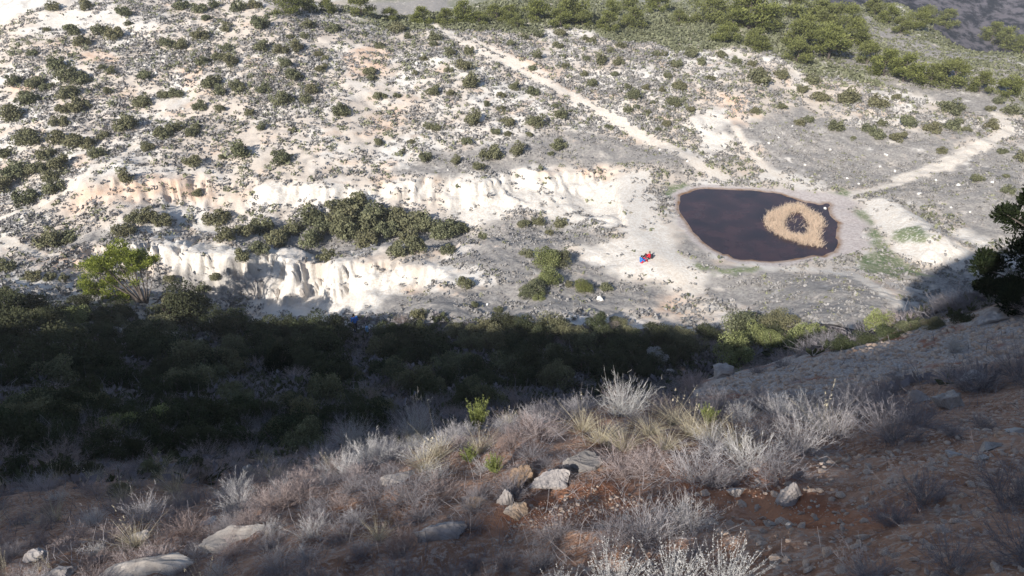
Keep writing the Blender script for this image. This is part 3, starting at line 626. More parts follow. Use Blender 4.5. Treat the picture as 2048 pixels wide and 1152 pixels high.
# the upright yellow-green tree clump and its neighbours on the flat
MID_PROTO = [gen_bush(200 + i, 6000, 20 + i % 6, .062, (1.0, .8, 1.15, .9)[i % 4], .35) for i in range(7)]
STEMS = [gen_stems(300 + i) for i in range(3)]
def mid_bush(u, v, w, label, group=None, mat=M_DARK, name='evergreen_shrub', tall=1.0, drop=.36, proto=None, grow=1.1, cat='shrub'):
    x, y, z, t, d = pos_px(u, min(v + w * drop, 1150), w); R_ = d * .5 * grow
    root = add(name, None, None, None, (x, y, z - .05 * R_), rng.uniform(0, 6.28), R_ * 1.0); root.scale = (R_, R_, R_ * tall)
    me = MID_PROTO[int(rng.integers(len(MID_PROTO)))] if proto is None else proto
    f = add('foliage', me, None, root); 
    if len(me.materials) == 0: me.materials.append(mat)
    f.material_slots[0].link = 'OBJECT'; f.material_slots[0].material = mat
    s_ = add('stem', STEMS[int(rng.integers(3))], M_BARK, root)
    tag(root, label, cat, group); return root
for u, v, w, lab, mt, tl in ((1092, 512, 42, 'tall yellow-green juniper, middle one of the clump on the scrub flat', M_LIME, 1.4), (1118, 512, 38, 'dark green juniper at the back of the clump on the scrub flat', M_FAR, 1.2),
                             (1098, 545, 44, 'bright yellow-green bush in front of the tall juniper on the scrub flat', M_LIME, 1.1), (1065, 570, 46, 'blue-green round bush at the foot of the tall juniper clump', M_FAR, .9),
                             (1077, 588, 22, 'small yellowish bush at the foot of the blue-green bush', M_LIME, .9), (1168, 567, 32, 'olive conical bush standing between the juniper clump and white boulder', M_PINE, 1.1)):
    mid_bush(u, v, w * 1.3, lab, None, mt, 'juniper', tl, .34)

# ------------------------------------------------------------------ pines
PINES = spots("190,50,180 430,60,250 530,100,160 640,10,200 740,200,200 890,250,220 900,130,180 1110,310,140 1050,190,150 1210,370,160 1320,400,170 1480,430,150 1590,430,160 1760,480,120 1920,510,120 1300,150,100 1390,120,120 480,230,150 300,190,140 700,300,150 1000,90,120 1150,40,120 1830,190,110 1900,230,120 2000,280,100 1560,110,100 1450,90,100 340,100,160 820,60,150 1230,90,110", 1348, 0) + \
        spots("120,30,150 290,80,100 460,90,120 600,90,110 720,80,140 900,70,120 980,80,120 1330,50,190 1130,60,150 1560,50,110 1830,20,130 1270,100,140 1400,110,110 1530,120,130 1680,110,140 1020,130,90 1950,100,90 1660,20,100 800,100,90", 680, 0) + spots("1650,25,150 1780,20,120 1900,40,100", 0, 0)
PINE_PROTO = [gen_pine(400 + i, 3600, 1.0, 24, .46 + .06 * (i % 3), .06, .07, (.05, .02), .8) for i in range(5)]
PINE_LM = landmarks([(720, 20, 'at the thin end of the pine belt before the grey hill'), (950, 40, 'behind the top of the diagonal track'), (1150, 30, 'in the dense belt past the track'), (1400, 40, 'in the broad olive part of the pine belt'), (1620, 60, 'around the dark gap with bare trunks'), (1650, 110, 'in the tall group above the pale rim'), (1800, 150, 'in the row below the grey clearing'), (1950, 180, 'at the end of the row below the clearing'), (1850, 50, 'on the skyline before the dark mountain'), (2000, 90, 'on the skyline beside the dark mountain'), (1750, 40, 'among white patches on the upper slope')])
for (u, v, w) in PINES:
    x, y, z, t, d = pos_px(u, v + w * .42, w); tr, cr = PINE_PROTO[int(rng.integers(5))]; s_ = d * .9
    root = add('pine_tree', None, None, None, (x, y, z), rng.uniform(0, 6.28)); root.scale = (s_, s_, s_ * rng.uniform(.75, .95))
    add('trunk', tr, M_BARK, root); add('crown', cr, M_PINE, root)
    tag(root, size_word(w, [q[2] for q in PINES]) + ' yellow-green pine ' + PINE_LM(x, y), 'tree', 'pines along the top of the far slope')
# the lone pine at the ravine, with a lopsided crown and bare limbs on one side
def lone_pine():
    x, y, z, t = hit(291, 606); S_ = t / F_PX
    root = add('pine_tree', None, None, None, (x, y, z)); px = lambda a, b, dpt=0.: np.array([(a - 291) * S_, dpt, (606 - b) * S_ * 1.12])
    R = np.random.default_rng(55); limbs = []; cl = []
    base = px(291, 610)
    for a, b, dpt, r_, c_ in ((215, 545, .1, .10, 1), (235, 530, -.6, .09, 1), (262, 528, .3, .09, 1), (285, 525, -.2, .075, 1), (300, 530, .4, .06, 1), (316, 530, 0, .045, .5), (322, 545, .3, .04, 0), (312, 555, -.4, .035, 0),
                              (205, 575, -.2, .07, 1), (225, 592, .3, .06, 1), (252, 560, .6, .07, 1), (340, 590, .1, .05, 0), (322, 600, -.3, .04, 0), (255, 595, -.5, .05, 1), (270, 512, .2, .05, .7), (200, 590, .3, .05, .8)):
        e = px(a, b, dpt); m1 = base * .6 + e * .4 + np.array([0, 0, -.15]); m2 = base * .25 + e * .75 + R.normal(size=3) * .12
        limbs.append((np.array([base + [0, 0, -.2], m1, m2, e]), (.10, r_, r_ * .7, r_ * .25)))
        for k in range(4):
            f = R.uniform(.5, 1); b_ = m1 * (1 - f) + e * f; limbs.append((np.array([b_, b_ + R.normal(size=3) * .25 + [0, 0, .12], b_ + R.normal(size=3) * .4 + [0, 0, .3]]), (.022, .015, .006)))
        if c_ > 0:
            for k in range(9): cl.append((e + R.normal(size=3) * np.array([.5, .55, .32]), R.uniform(.4, .75) * (.6 + .4 * c_)))
    v, q = tubes(limbs, 6); add('trunk', mesh_np('trunk', v, q, smooth=True), M_BARK, root)
    cs = np.array([c for c, r_ in cl]); rs = np.array([r_ for c, r_ in cl]); n = 26000; k = R.integers(0, len(cs), n); d = unit(R.normal(size=(n, 3)))
    p = cs[k] + d * (rs[k] * R.uniform(.25, 1.1, n))[:, None] * np.array([1, 1, .6]); ax = unit(d + [0, 0, .6] + R.normal(size=(n, 3)) * .4); L_ = .17 * R.uniform(.7, 1.4, n)
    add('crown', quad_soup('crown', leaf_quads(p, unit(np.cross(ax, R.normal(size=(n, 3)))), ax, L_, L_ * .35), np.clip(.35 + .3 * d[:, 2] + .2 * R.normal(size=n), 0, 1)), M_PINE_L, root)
    tag(root, 'lone bright green pine with bare limbs on one side beside the ravine', 'tree')
lone_pine()
# the pine standing on the near spur, its shade put into the needle colour
def spur_pine():
    x, y, z, t = hit(2080, 600); S_ = t / F_PX; root = add('pine_tree', None, None, None, (x, y, z)); R = np.random.default_rng(66)
    blobs = [(2040, 420, 26), (2055, 440, 30), (2020, 455, 16), (2010, 490, 26), (2035, 500, 34), (2050, 540, 40), (1998, 505, 18), (2015, 540, 34), (1985, 560, 20), (1990, 578, 22), (2010, 575, 28), (2075, 480, 45), (2095, 540, 45), (2080, 400, 34), (2062, 380, 18), (1975, 585, 12)]
    px = lambda a, b, dpt=0.: np.array([(a - 2062) * S_, dpt, (600 - b) * S_ * 1.1])
    limbs = [(np.array([[0, 0, -.3], [0.1, 0, 1.5], px(2066, 480), px(2060, 395)]), (.13, .10, .07, .02))]; cs, rs = [], []
    for a, b, w in blobs:
        for k in range(3):
            c = px(a, b, R.uniform(-.9, .9)) + R.normal(size=3) * .12; cs.append(c); rs.append(w * S_ * R.uniform(.6, .95))
        limbs.append((np.array([px(2064, min(b + 25, 590)), px((a + 2064) / 2, b + 14), c]), (.04, .03, .012)))
    v, q = tubes(limbs, 6); add('trunk', mesh_np('trunk', v, q, smooth=True), M_BARK, root)
    cs = np.array(cs); rs = np.array(rs); n = 26000; k = R.integers(0, len(cs), n); d = unit(R.normal(size=(n, 3)))
    p = cs[k] + d * (rs[k] * R.uniform(.3, 1.08, n))[:, None]; ax = unit(d + [0, 0, .5] + R.normal(size=(n, 3)) * .4); L_ = .11 * R.uniform(.7, 1.4, n)
    add('crown', quad_soup('crown', leaf_quads(p, unit(np.cross(ax, R.normal(size=(n, 3)))), ax, L_, L_ * .35), np.clip(.4 + .25 * R.normal(size=n), 0, 1)), M_PINE_D, root)
    tag(root, 'very dark dense pine on the edge of the shaded scree spur', 'tree')
spur_pine()

# ------------------------------------------------------------------ dark evergreens on the shaded slope
DARK = spots("60,660,180 180,650,150 470,620,100 420,700,150 600,700,150 1050,670,230 1150,650,140 880,760,200 350,880,280 130,800,230 1350,730,180 1500,760,180 1600,790,160 1800,770,200 1950,770,170 1000,870,230 1150,950,230 450,960,230 200,960,200 1900,860,180 1750,830,150 1100,1050,230 700,690,140 300,690,150 1250,760,150 40,900,170 560,1000,180 1480,860,150 1340,880,140 800,900,140", 0, 380) + \
       spots("140,790,150 300,790,170 450,800,150 560,860,180 250,880,160 120,880,180 700,780,150 950,740,140 1050,780,160 1200,770,170 1000,860,160 1150,850,150 880,850,160 1480,740,130 1560,830,170 1420,860,130 1830,780,140 1950,830,150 1700,850,150 650,950,200 800,1000,180 950,970,170 1100,1000,200 1280,960,160 1400,980,160 1550,960,150 1750,1000,130 1900,950,120 870,1070,150 1050,1070,160 1250,1060,180 100,1020,160 250,1000,150 350,1050,130 600,1070,150 1320,800,140 480,930,150 760,870,130 1600,740,90", 680, 380) + \
       spots("80,850,160 960,850,140 1100,830,130 1250,800,120 200,800,120 1350,760,110 1500,740,110 1660,710,110 560,790,160 400,790,130 660,820,130", 1348, 380) + \
       spots("150,150,240 60,280,190 300,200,230 430,150,220 1250,200,210 1400,220,170 1330,300,190 1520,180,190 1750,200,190 600,380,180 200,380,170 380,320,170 750,420,140 880,520,120 530,530,100 700,640,100 330,530,140 100,520,120 1100,490,110 1250,420,120 1050,350,170 900,330,180 1600,300,150 1450,350,130", 0, 752)
DARK_LM = landmarks([(290, 620, 'below the lone pine'), (60, 650, 'at the head of the dark thicket'), (120, 800, 'beside the pale-tipped evergreens'), (280, 840, 'around the lit-tipped evergreens'), (480, 700, 'below the ravine mouth'), (720, 670, 'around the blue hiker'), (620, 780, 'in the middle of the dark hollow'), (900, 700, 'at the foot of the grey scrub flat'), (1000, 760, 'just behind the crest of the near slope'), (1200, 650, 'below the white boulder'), (1300, 710, 'around the silvery shrub'), (1450, 680, 'among the sunlit yellow-green shrubs'), (1650, 670, 'behind the scree spur'), (1850, 640, 'in the shadow beyond the spur'), (250, 930, 'low on the shaded shoulder'), (450, 860, 'at the bottom of the hollow')])
_R2 = np.random.default_rng(321)
def dark_bush(u, v, w):
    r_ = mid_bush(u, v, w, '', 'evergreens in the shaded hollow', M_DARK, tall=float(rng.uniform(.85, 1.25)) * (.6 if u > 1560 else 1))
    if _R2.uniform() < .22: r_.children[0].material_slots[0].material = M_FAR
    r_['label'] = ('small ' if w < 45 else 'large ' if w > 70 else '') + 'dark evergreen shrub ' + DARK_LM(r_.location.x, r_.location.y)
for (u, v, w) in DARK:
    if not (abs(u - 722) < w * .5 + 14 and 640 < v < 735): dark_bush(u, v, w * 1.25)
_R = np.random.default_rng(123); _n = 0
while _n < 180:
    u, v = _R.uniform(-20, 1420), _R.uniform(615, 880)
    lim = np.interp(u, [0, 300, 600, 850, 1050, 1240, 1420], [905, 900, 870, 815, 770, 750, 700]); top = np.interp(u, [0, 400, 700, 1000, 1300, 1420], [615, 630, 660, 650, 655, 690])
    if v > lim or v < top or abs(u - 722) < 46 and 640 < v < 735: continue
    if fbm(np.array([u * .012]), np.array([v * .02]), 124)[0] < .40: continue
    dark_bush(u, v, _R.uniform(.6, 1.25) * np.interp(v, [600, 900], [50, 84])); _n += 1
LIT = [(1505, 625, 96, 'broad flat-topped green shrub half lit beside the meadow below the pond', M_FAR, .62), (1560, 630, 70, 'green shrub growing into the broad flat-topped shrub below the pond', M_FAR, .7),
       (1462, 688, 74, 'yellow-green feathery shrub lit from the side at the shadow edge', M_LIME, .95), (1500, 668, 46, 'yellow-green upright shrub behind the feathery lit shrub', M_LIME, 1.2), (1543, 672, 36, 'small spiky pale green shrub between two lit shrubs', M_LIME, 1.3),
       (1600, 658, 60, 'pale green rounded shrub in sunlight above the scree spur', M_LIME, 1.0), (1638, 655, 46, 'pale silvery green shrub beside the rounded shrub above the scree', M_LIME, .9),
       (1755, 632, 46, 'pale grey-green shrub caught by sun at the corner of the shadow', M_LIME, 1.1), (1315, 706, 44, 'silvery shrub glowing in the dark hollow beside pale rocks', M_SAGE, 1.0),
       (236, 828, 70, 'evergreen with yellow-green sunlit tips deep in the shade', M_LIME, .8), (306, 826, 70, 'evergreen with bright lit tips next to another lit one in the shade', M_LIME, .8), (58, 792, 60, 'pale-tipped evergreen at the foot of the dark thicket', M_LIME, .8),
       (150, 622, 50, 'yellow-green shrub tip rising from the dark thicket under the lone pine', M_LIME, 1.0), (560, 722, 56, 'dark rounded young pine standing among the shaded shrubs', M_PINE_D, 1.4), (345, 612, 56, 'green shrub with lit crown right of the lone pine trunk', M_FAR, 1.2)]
for u, v, w, lab, mt, tl in LIT: mid_bush(u, v, w * 1.15, lab, None, mt, 'evergreen_shrub', tl * (1.2 if mt is M_LIME else 1.0), .5 if mt is M_LIME else .36)  # lime foliage gives these shrubs their sunlit look by colour

# ------------------------------------------------------------------ low grey scrub over the far slope: nobody could count it
def scrub():
    R = np.random.default_rng(77); xs, ys, sz, tn = [], [], [], []
    zm = z_meadow.reshape(NT, NR); ztr = np.maximum.reduce([z_track, z_mud, z_white * .93]).reshape(NT, NR); zg = z_green.reshape(NT, NR); zu = z_slopeveg.reshape(NT, NR)
    n = 300000; th = R.uniform(radians(-43), radians(43), n); r = np.sqrt(R.uniform(52 ** 2, 190 ** 2, n)); x, y = r * np.sin(th), r * np.cos(th)
    lg = np.log(r); f = lambda g: bil(g, th_s, _lrs, th, lg)
    me_, tr_, gr_, up_ = f(zm), f(ztr), f(zg), f(zu)
    patch = fbm(x * .09, y * .09, 78) ; fine = fbm(x * .5, y * .5, 79, 2)
    dens = np.clip(.46 + 1.5 * (patch - .5) + 1.2 * (fine - .5), .03, 1) * (r < 150) * (1 - .75 * me_) + me_ * np.clip(.22 + 1.1 * (fine - .5) + .9 * (patch - .5), .0, .5) + up_ * .15
    dens = dens * (1 - tr_) * (1 - sstep(.3, .6, gr_) * .88)
    k = R.uniform(size=n) < dens * .62
    x, y, me_, up_, r = x[k], y[k], me_[k], up_[k], r[k]; m = len(x); z = _height(x, y) + CAMZ
    s_ = R.uniform(.24, .64, m) * (1 - .35 * me_) * (1 + .4 * up_); nq = 6
    c = np.repeat(np.stack([x, y, z], -1), nq, 0); S2 = np.repeat(s_, nq); M_ = len(c); d = unit(R.normal(size=(M_, 3)) * [1, 1, .5] + [0, 0, .45]); d[:, 2] = np.abs(d[:, 2])
    p = c + d * (S2 * R.uniform(.4, 1, M_))[:, None] * [1, 1, .75]; L_ = S2 * R.uniform(.55, .95, M_)
    tt = np.clip(np.repeat(R.uniform(.05, .8, m) + .1 * me_ - .25 * up_, nq) + R.normal(size=M_) * .12, 0, 1)
    Q = leaf_quads(p, unit(d + R.normal(size=(M_, 3)) * .6), unit(R.normal(size=(M_, 3)) + [0, 0, .6]), L_, L_ * .7); hi_ = np.repeat((up_ > .35) | (R.uniform(size=m) < .12), nq)
    tag(add('scrub', quad_soup('scrub', Q[~hi_], tt[~hi_]), M_SCRUB), 'low grey-brown scrub dotted over the valley floor and far slope', 'scrub', kind='stuff')
    tag(add('heath', quad_soup('heath', Q[hi_], tt[hi_]), M_HEATH), 'low olive-green heath covering the upland around the pines', 'heath', kind='stuff'); return m
scrub()
def small_bushes():
    R = np.random.default_rng(79); n = 5200; th = R.uniform(radians(-43), radians(43), n); r = np.sqrt(R.uniform(84 ** 2, 150 ** 2, n)); x, y = r * np.sin(th), r * np.cos(th); lg = np.log(r)
    f = lambda g: bil(g.reshape(NT, NR), th_s, _lrs, th, lg)
    k = (R.uniform(size=n) < np.clip(.5 + 1.6 * (fbm(x * .07, y * .07, 80) - .5), .1, 1)) & (f(z_track) < .2) & (f(z_meadow) < .3) & (f(z_white) < .4) & (f(z_mud) < .2)
    x, y = x[k], y[k]; m = len(x); z = _height(x, y) + CAMZ; nq = 22; s_ = R.uniform(.3, .62, m)
    c = np.repeat(np.stack([x, y, z + s_ * .35], -1), nq, 0); S2 = np.repeat(s_, nq); M_ = len(c); d = unit(R.normal(size=(M_, 3)) + [0, 0, .25])
    p = c + d * (S2 * R.uniform(.6, 1, M_))[:, None] * [1, 1, .8]; L_ = S2 * R.uniform(.4, .7, M_)
    tag(add('small_bushes', quad_soup('small_bushes', leaf_quads(p, unit(d + R.normal(size=(M_, 3)) * .5), unit(R.normal(size=(M_, 3))), L_, L_ * .75), np.clip(np.repeat(R.uniform(0, .75, m), nq) + R.normal(size=M_) * .13, 0, 1)), M_HEATH), 'countless small grey-green bushes dotted over the far slope', 'bushes', kind='stuff')
small_bushes()

# ------------------------------------------------------------------ reed ring in the pond
def reeds():
    R = np.random.default_rng(88); k = 5.0075
    def zone_(s): 
        out = []
        for t in s.split():
            a, b = map(float, t.split(',')); d = pix_dir(1328 + a / k, 360 + b / k + 4); tt = (WATER_Z) / d[2]; out.append((d[0] * tt, d[1] * tt))
        return out
    outer = zone_("1000,400 1060,310 1150,270 1240,235 1330,225 1400,240 1450,290 1530,320 1580,370 1590,440 1545,500 1570,600 1570,650 1450,640 1330,605 1200,560 1090,510 1040,450")
    inner = zone_("1190,405 1265,310 1395,312 1430,390 1460,440 1430,525 1320,540 1230,500")
    A_ = np.array(outer); n = 26000; x = R.uniform(A_[:, 0].min() - 1, A_[:, 0].max() + 1, n); y = R.uniform(A_[:, 1].min() - 1, A_[:, 1].max() + 1, n)
    a = poly_sd(x, y, outer) + R.normal(size=n) * .22; b = poly_sd(x, y, inner) + R.normal(size=n) * .15; m = (a > 0) & ((b < 0) | (R.uniform(size=n) < .03)); x, y = x[m], y[m]; n = len(x)
    h = R.uniform(.2, .6, n); ln = R.normal(size=(n, 2)) * .4; t = np.linspace(0, 1, 3)[None, :, None]
    P = np.stack([x, y, np.full(n, WATER_Z + CAMZ - .1)], -1)[:, None] + np.concatenate([ln, np.ones((n, 1))], -1)[:, None] * t * h[:, None, None]
    P[:, 2, :2] += R.normal(size=(n, 2)) * .12
    tag(add('reeds', quad_soup('reeds', ribbons(P, R.uniform(.02, .045, n), R), np.repeat(R.uniform(.2, 1, n), 2)), M_REED), 'ring of dry straw-coloured reeds standing in the dark pond', 'reeds', kind='stuff')
reeds()

# ------------------------------------------------------------------ rocks
import bmesh
def gen_rock(seed, sub=2, cuts=9, dims=(1, 1, 1), rough=.05, name='rock', taper=0.):
    R = np.random.default_rng(seed); bm = bmesh.new(); bmesh.ops.create_icosphere(bm, subdivisions=sub, radius=1.0)
    me = bpy.data.meshes.new(name); bm.to_mesh(me); bm.free()
    v = np.empty(len(me.vertices) * 3, np.float32); me.vertices.foreach_get('co', v); v = v.reshape(-1, 3).astype(float)
    v[:, :2] *= (1 - taper * (v[:, 2:] + 1) * .5)
    for i in range(cuts):                                   # flat broken faces
        n = unit(R.normal(size=3)); d = R.uniform(.38, .82); h = v @ n; m = h > d; v[m] -= np.outer(h[m] - d, n)
    N3 = lambda f, k: fbm(v[:, 0] * f + v[:, 2] * f * .45 + seed, v[:, 1] * f - v[:, 2] * f * .7, seed + k, 3) - .5
    nz = N3(2.0, 0) * 1.2 + (N3(6.0, 4) * .8 + (np.abs(N3(3.6, 8)) - .12) * 1.3 if sub > 2 else 0)
    v = v * (1 + rough * 2 * nz)[:, None] * np.array(dims); me.vertices.foreach_set('co', v.astype(np.float32).ravel()); me.update(); return me
def hit_near(u, v):
    """the same on the near slope only: steps down over the crest until the ground is close"""
    h = hit(u, v)
    while math.hypot(h[0], h[1]) > 15 and v < 1100: v += 3; h = hit(u, v)
    return h
def put_rock(u, v, w, hpx, label, mat, seed, depth=.7, tilt=(0, 0), rz=0., name='rock', sub=3, cuts=10, cat='rock', group=None, sink=.42, taper=0.):
    """w, hpx: size in picture points at the ground point (u, v)"""
    x, y, z, t = hit_near(u, v) if v > 835 else hit(u, v); S_ = t / F_PX; a, c = w * .55 * S_, hpx * .42 * S_ * 1.15
    o = add(name, gen_rock(seed, sub, cuts, (a * .86, a * .86 * depth, c * 1.05), .16, 'rock', taper), mat, None, (x, y, z + c * (1 - 2 * sink)), rz); o.rotation_euler = (tilt[0], tilt[1], rz)
    return tag(o, label, cat, group)
ROCKS = [
 (310, 1140, 250, 34, 'long pale limestone slab lying along the slope, largest of the sunlit slabs', M_LIMESTONE, .45, (0, -.22), .25), (450, 1092, 150, 28, 'upper end of the pale limestone ledge half buried in straw grass', M_LIMESTONE, .5, (0, -.25), .2),
 (1160, 935, 96, 50, 'white sunlit block at the top of the stepped rock outcrop', M_LIMESTONE, .7, (.1, -.4), .3), (1105, 968, 110, 50, 'grey rounded block in the middle of the stepped rock outcrop', M_GREYROCK, .7, (0, -.3), .2),
 (1012, 1005, 56, 78, 'upright pointed grey block at the foot of the stepped outcrop', M_GREYROCK, .7, (.1, .2), .5), (1045, 958, 62, 46, 'rough brown boulder behind the stepped rock outcrop', M_BROWNROCK, .8, (0, 0), .9),
 (955, 1008, 76, 24, 'flat ochre stone beside the pointed grey block', M_BROWNROCK, .8, (0, .1), .2), (880, 1070, 115, 56, 'flat-topped brown-grey slab with a steep broken end below the outcrop', M_GREYROCK, .7, (.1, -.22), .35),
 (1035, 1030, 60, 36, 'dirty brown rock wedge on the bank under the outcrop', M_BROWNROCK, .8, (0, -.3), .3), (790, 962, 96, 26, 'thin white slab edge showing between dry tufts', M_LIMESTONE, .5, (0, -.2), .2),
 (692, 912, 34, 22, 'small pale stone under a bleached shrub on the crest', M_LIMESTONE, .8, (0, 0), 0), (1112, 868, 40, 26, 'small grey rock between pinkish shrubs on the crest', M_GREYROCK, .8, (0, 0), .4),
 (1578, 1000, 82, 66, 'pyramid-shaped grey rock standing on red earth', M_GREYROCK, .8, (.05, .1), .7), (1470, 988, 42, 32, 'smaller grey rock left behind the pyramid-shaped rock', M_GREYROCK, .8, (0, 0), .2),
 (1540, 1052, 26, 16, 'pale cobble on the red earth below the pyramid rock', M_LIMESTONE, .8, (0, 0), 0), (1578, 1056, 22, 15, 'second pale cobble on the red earth below the pyramid rock', M_LIMESTONE, .8, (0, 0), 1.),
 (1634, 1040, 15, 12, 'tiny white stone beside the red earth hollow', M_LIMESTONE, .8, (0, 0), 0), (1674, 926, 15, 13, 'round orange-brown stone at the foot of lit grey shrubs', M_BROWNROCK, .9, (0, 0), 0),
 (1610, 842, 100, 28, 'long white rock ledge peeping over grey shrubs below the scree', M_LIMESTONE, .5, (0, -.25), .3), (1835, 800, 70, 30, 'low grey rock with pale crust behind the shaded shrub', M_GREYROCK, .7, (0, -.1), .3),
 (1900, 812, 84, 46, 'large pale rounded rock at the upper edge of the stony slope', M_LIMESTONE, .8, (0, .1), .3), (1975, 895, 50, 26, 'flat pale rock with a pointed end on the stony slope', M_LIMESTONE, .7, (0, 0), .2), (1905, 912, 44, 20, 'flat grey stone leaning by a small shaded shrub', M_GREYROCK, .7, (0, -.2), .4),
 (2030, 866, 46, 18, 'thin pale slab near the flat pointed rock', M_LIMESTONE, .6, (0, 0), .1), (1965, 918, 24, 16, 'small pale stone just below the flat pointed rock', M_LIMESTONE, .8, (0, 0), 0),
 (1448, 752, 78, 36, 'broad tilted grey slab on the brow of the scree spur', M_GREYROCK, .7, (.1, -.35), .3), (1405, 785, 66, 24, 'thin tilted slab below the broad slab on the scree brow', M_GREYROCK, .6, (0, -.4), .4), (1340, 744, 24, 10, 'small pale rock among dark shrubs by the scree brow', M_LIMESTONE, .8, (0, 0), 0),
 (1990, 640, 80, 22, 'pale outcrop ridge at the top of the scree spur', M_GREYROCK, .6, (0, -.3), .3), (1945, 760, 60, 20, 'weathered grey ledge under the shaded scrub on the spur', M_GREYROCK, .6, (0, -.3), .3),
 (486, 948, 76, 22, 'low grey ledge on the shaded left shoulder of the slope', M_GREYROCK, .5, (0, -.3), .2), (281, 1078, 50, 36, 'lichen-spotted grey boulder in shade above the pale slab', M_GREYROCK, .8, (0, -.1), .3), (60, 1120, 60, 26, 'dull grey rock in deep shade with dried thistles nearby', M_GREYROCK, .7, (0, -.3), .3),
 (118, 1148, 56, 28, 'wide grey rock below the dull rock in deep shade', M_GREYROCK, .7, (0, 0), .5), (200, 1118, 28, 16, 'small grey stone beside the pale slab top end', M_GREYROCK, .8, (0, 0), 0), (540, 1068, 24, 32, 'upright blue-grey stone among pinkish twigs', M_GREYROCK, .7, (0, 0), .3),
 (420, 1048, 40, 20, 'brown-grey rock under a dark cushion shrub', M_GREYROCK, .8, (0, -.2), .2), (640, 1024, 32, 20, 'grey angular stone on the bare brown patch', M_GREYROCK, .8, (0, 0), .6), (345, 796, 20, 14, 'pale pointed stone in the dark hollow', M_LIMESTONE, .8, (0, 0), 0),
 (1201, 600, 19, 17, 'bright white boulder on the grey flat at the edge of the shadow', M_CHALK, .9, (0, .3), .4), (1302, 712, 30, 14, 'pale grey rocks beside the silvery shrub in the hollow', M_LIMESTONE, .9, (0, 0), .4), (1650, 418, 8, 6, 'single white stone at the water edge of the pond', M_CHALK, .9, (0, 0), 0),
 (556, 592, 22, 44, 'pale earth pinnacle standing in the mouth of the ravine', M_LIMESTONE, .6, (.0, .1), .3), (604, 588, 18, 26, 'shorter earth pinnacle against the ravine wall', M_LIMESTONE, .7, (0, -.1), .2)]
for i, (u, v, w, h_, lab, mt, dp, tl, rz) in enumerate(ROCKS):
    put_rock(u, v, w, h_, lab, mt, 500 + i, dp, tl, rz, sub=5 if w > 40 else 4, cuts=12, taper=.75 if 'py' in lab[:3] or 'pointed grey' in lab or 'pinnacle' in lab else .1)
for i, (u, v, w) in enumerate([(1537, 287, 7), (1582, 294, 6), (1557, 275, 5), (1585, 253, 6), (1771, 310, 9), (1790, 343, 7), (1760, 334, 6), (1694, 357, 6), (1700, 372, 5), (1717, 368, 5), (1838, 388, 10), (1902, 415, 6), (1918, 371, 9), (1940, 424, 5), (1985, 365, 7), (1871, 362, 8), (1375, 323, 8), (1242, 282, 6), (945, 345, 6), (896, 340, 5), (1320, 300, 7), (1365, 255, 6), (1366, 260, 9), (1005, 205, 8), (832, 128, 10), (311, 148, 10), (178, 232, 8), (367, 219, 6), (1450, 335, 9), (975, 610, 8), (1660, 300, 6), (1610, 330, 6)]):
    put_rock(u, v, w, w * .8, 'single white stone lying on grey meadow or pale slope', M_CHALK, 600 + i % 6, .9, (0, 0), i * 1.3, 'white_stone', 2, 8, 'stone', 'white stones scattered in the valley')

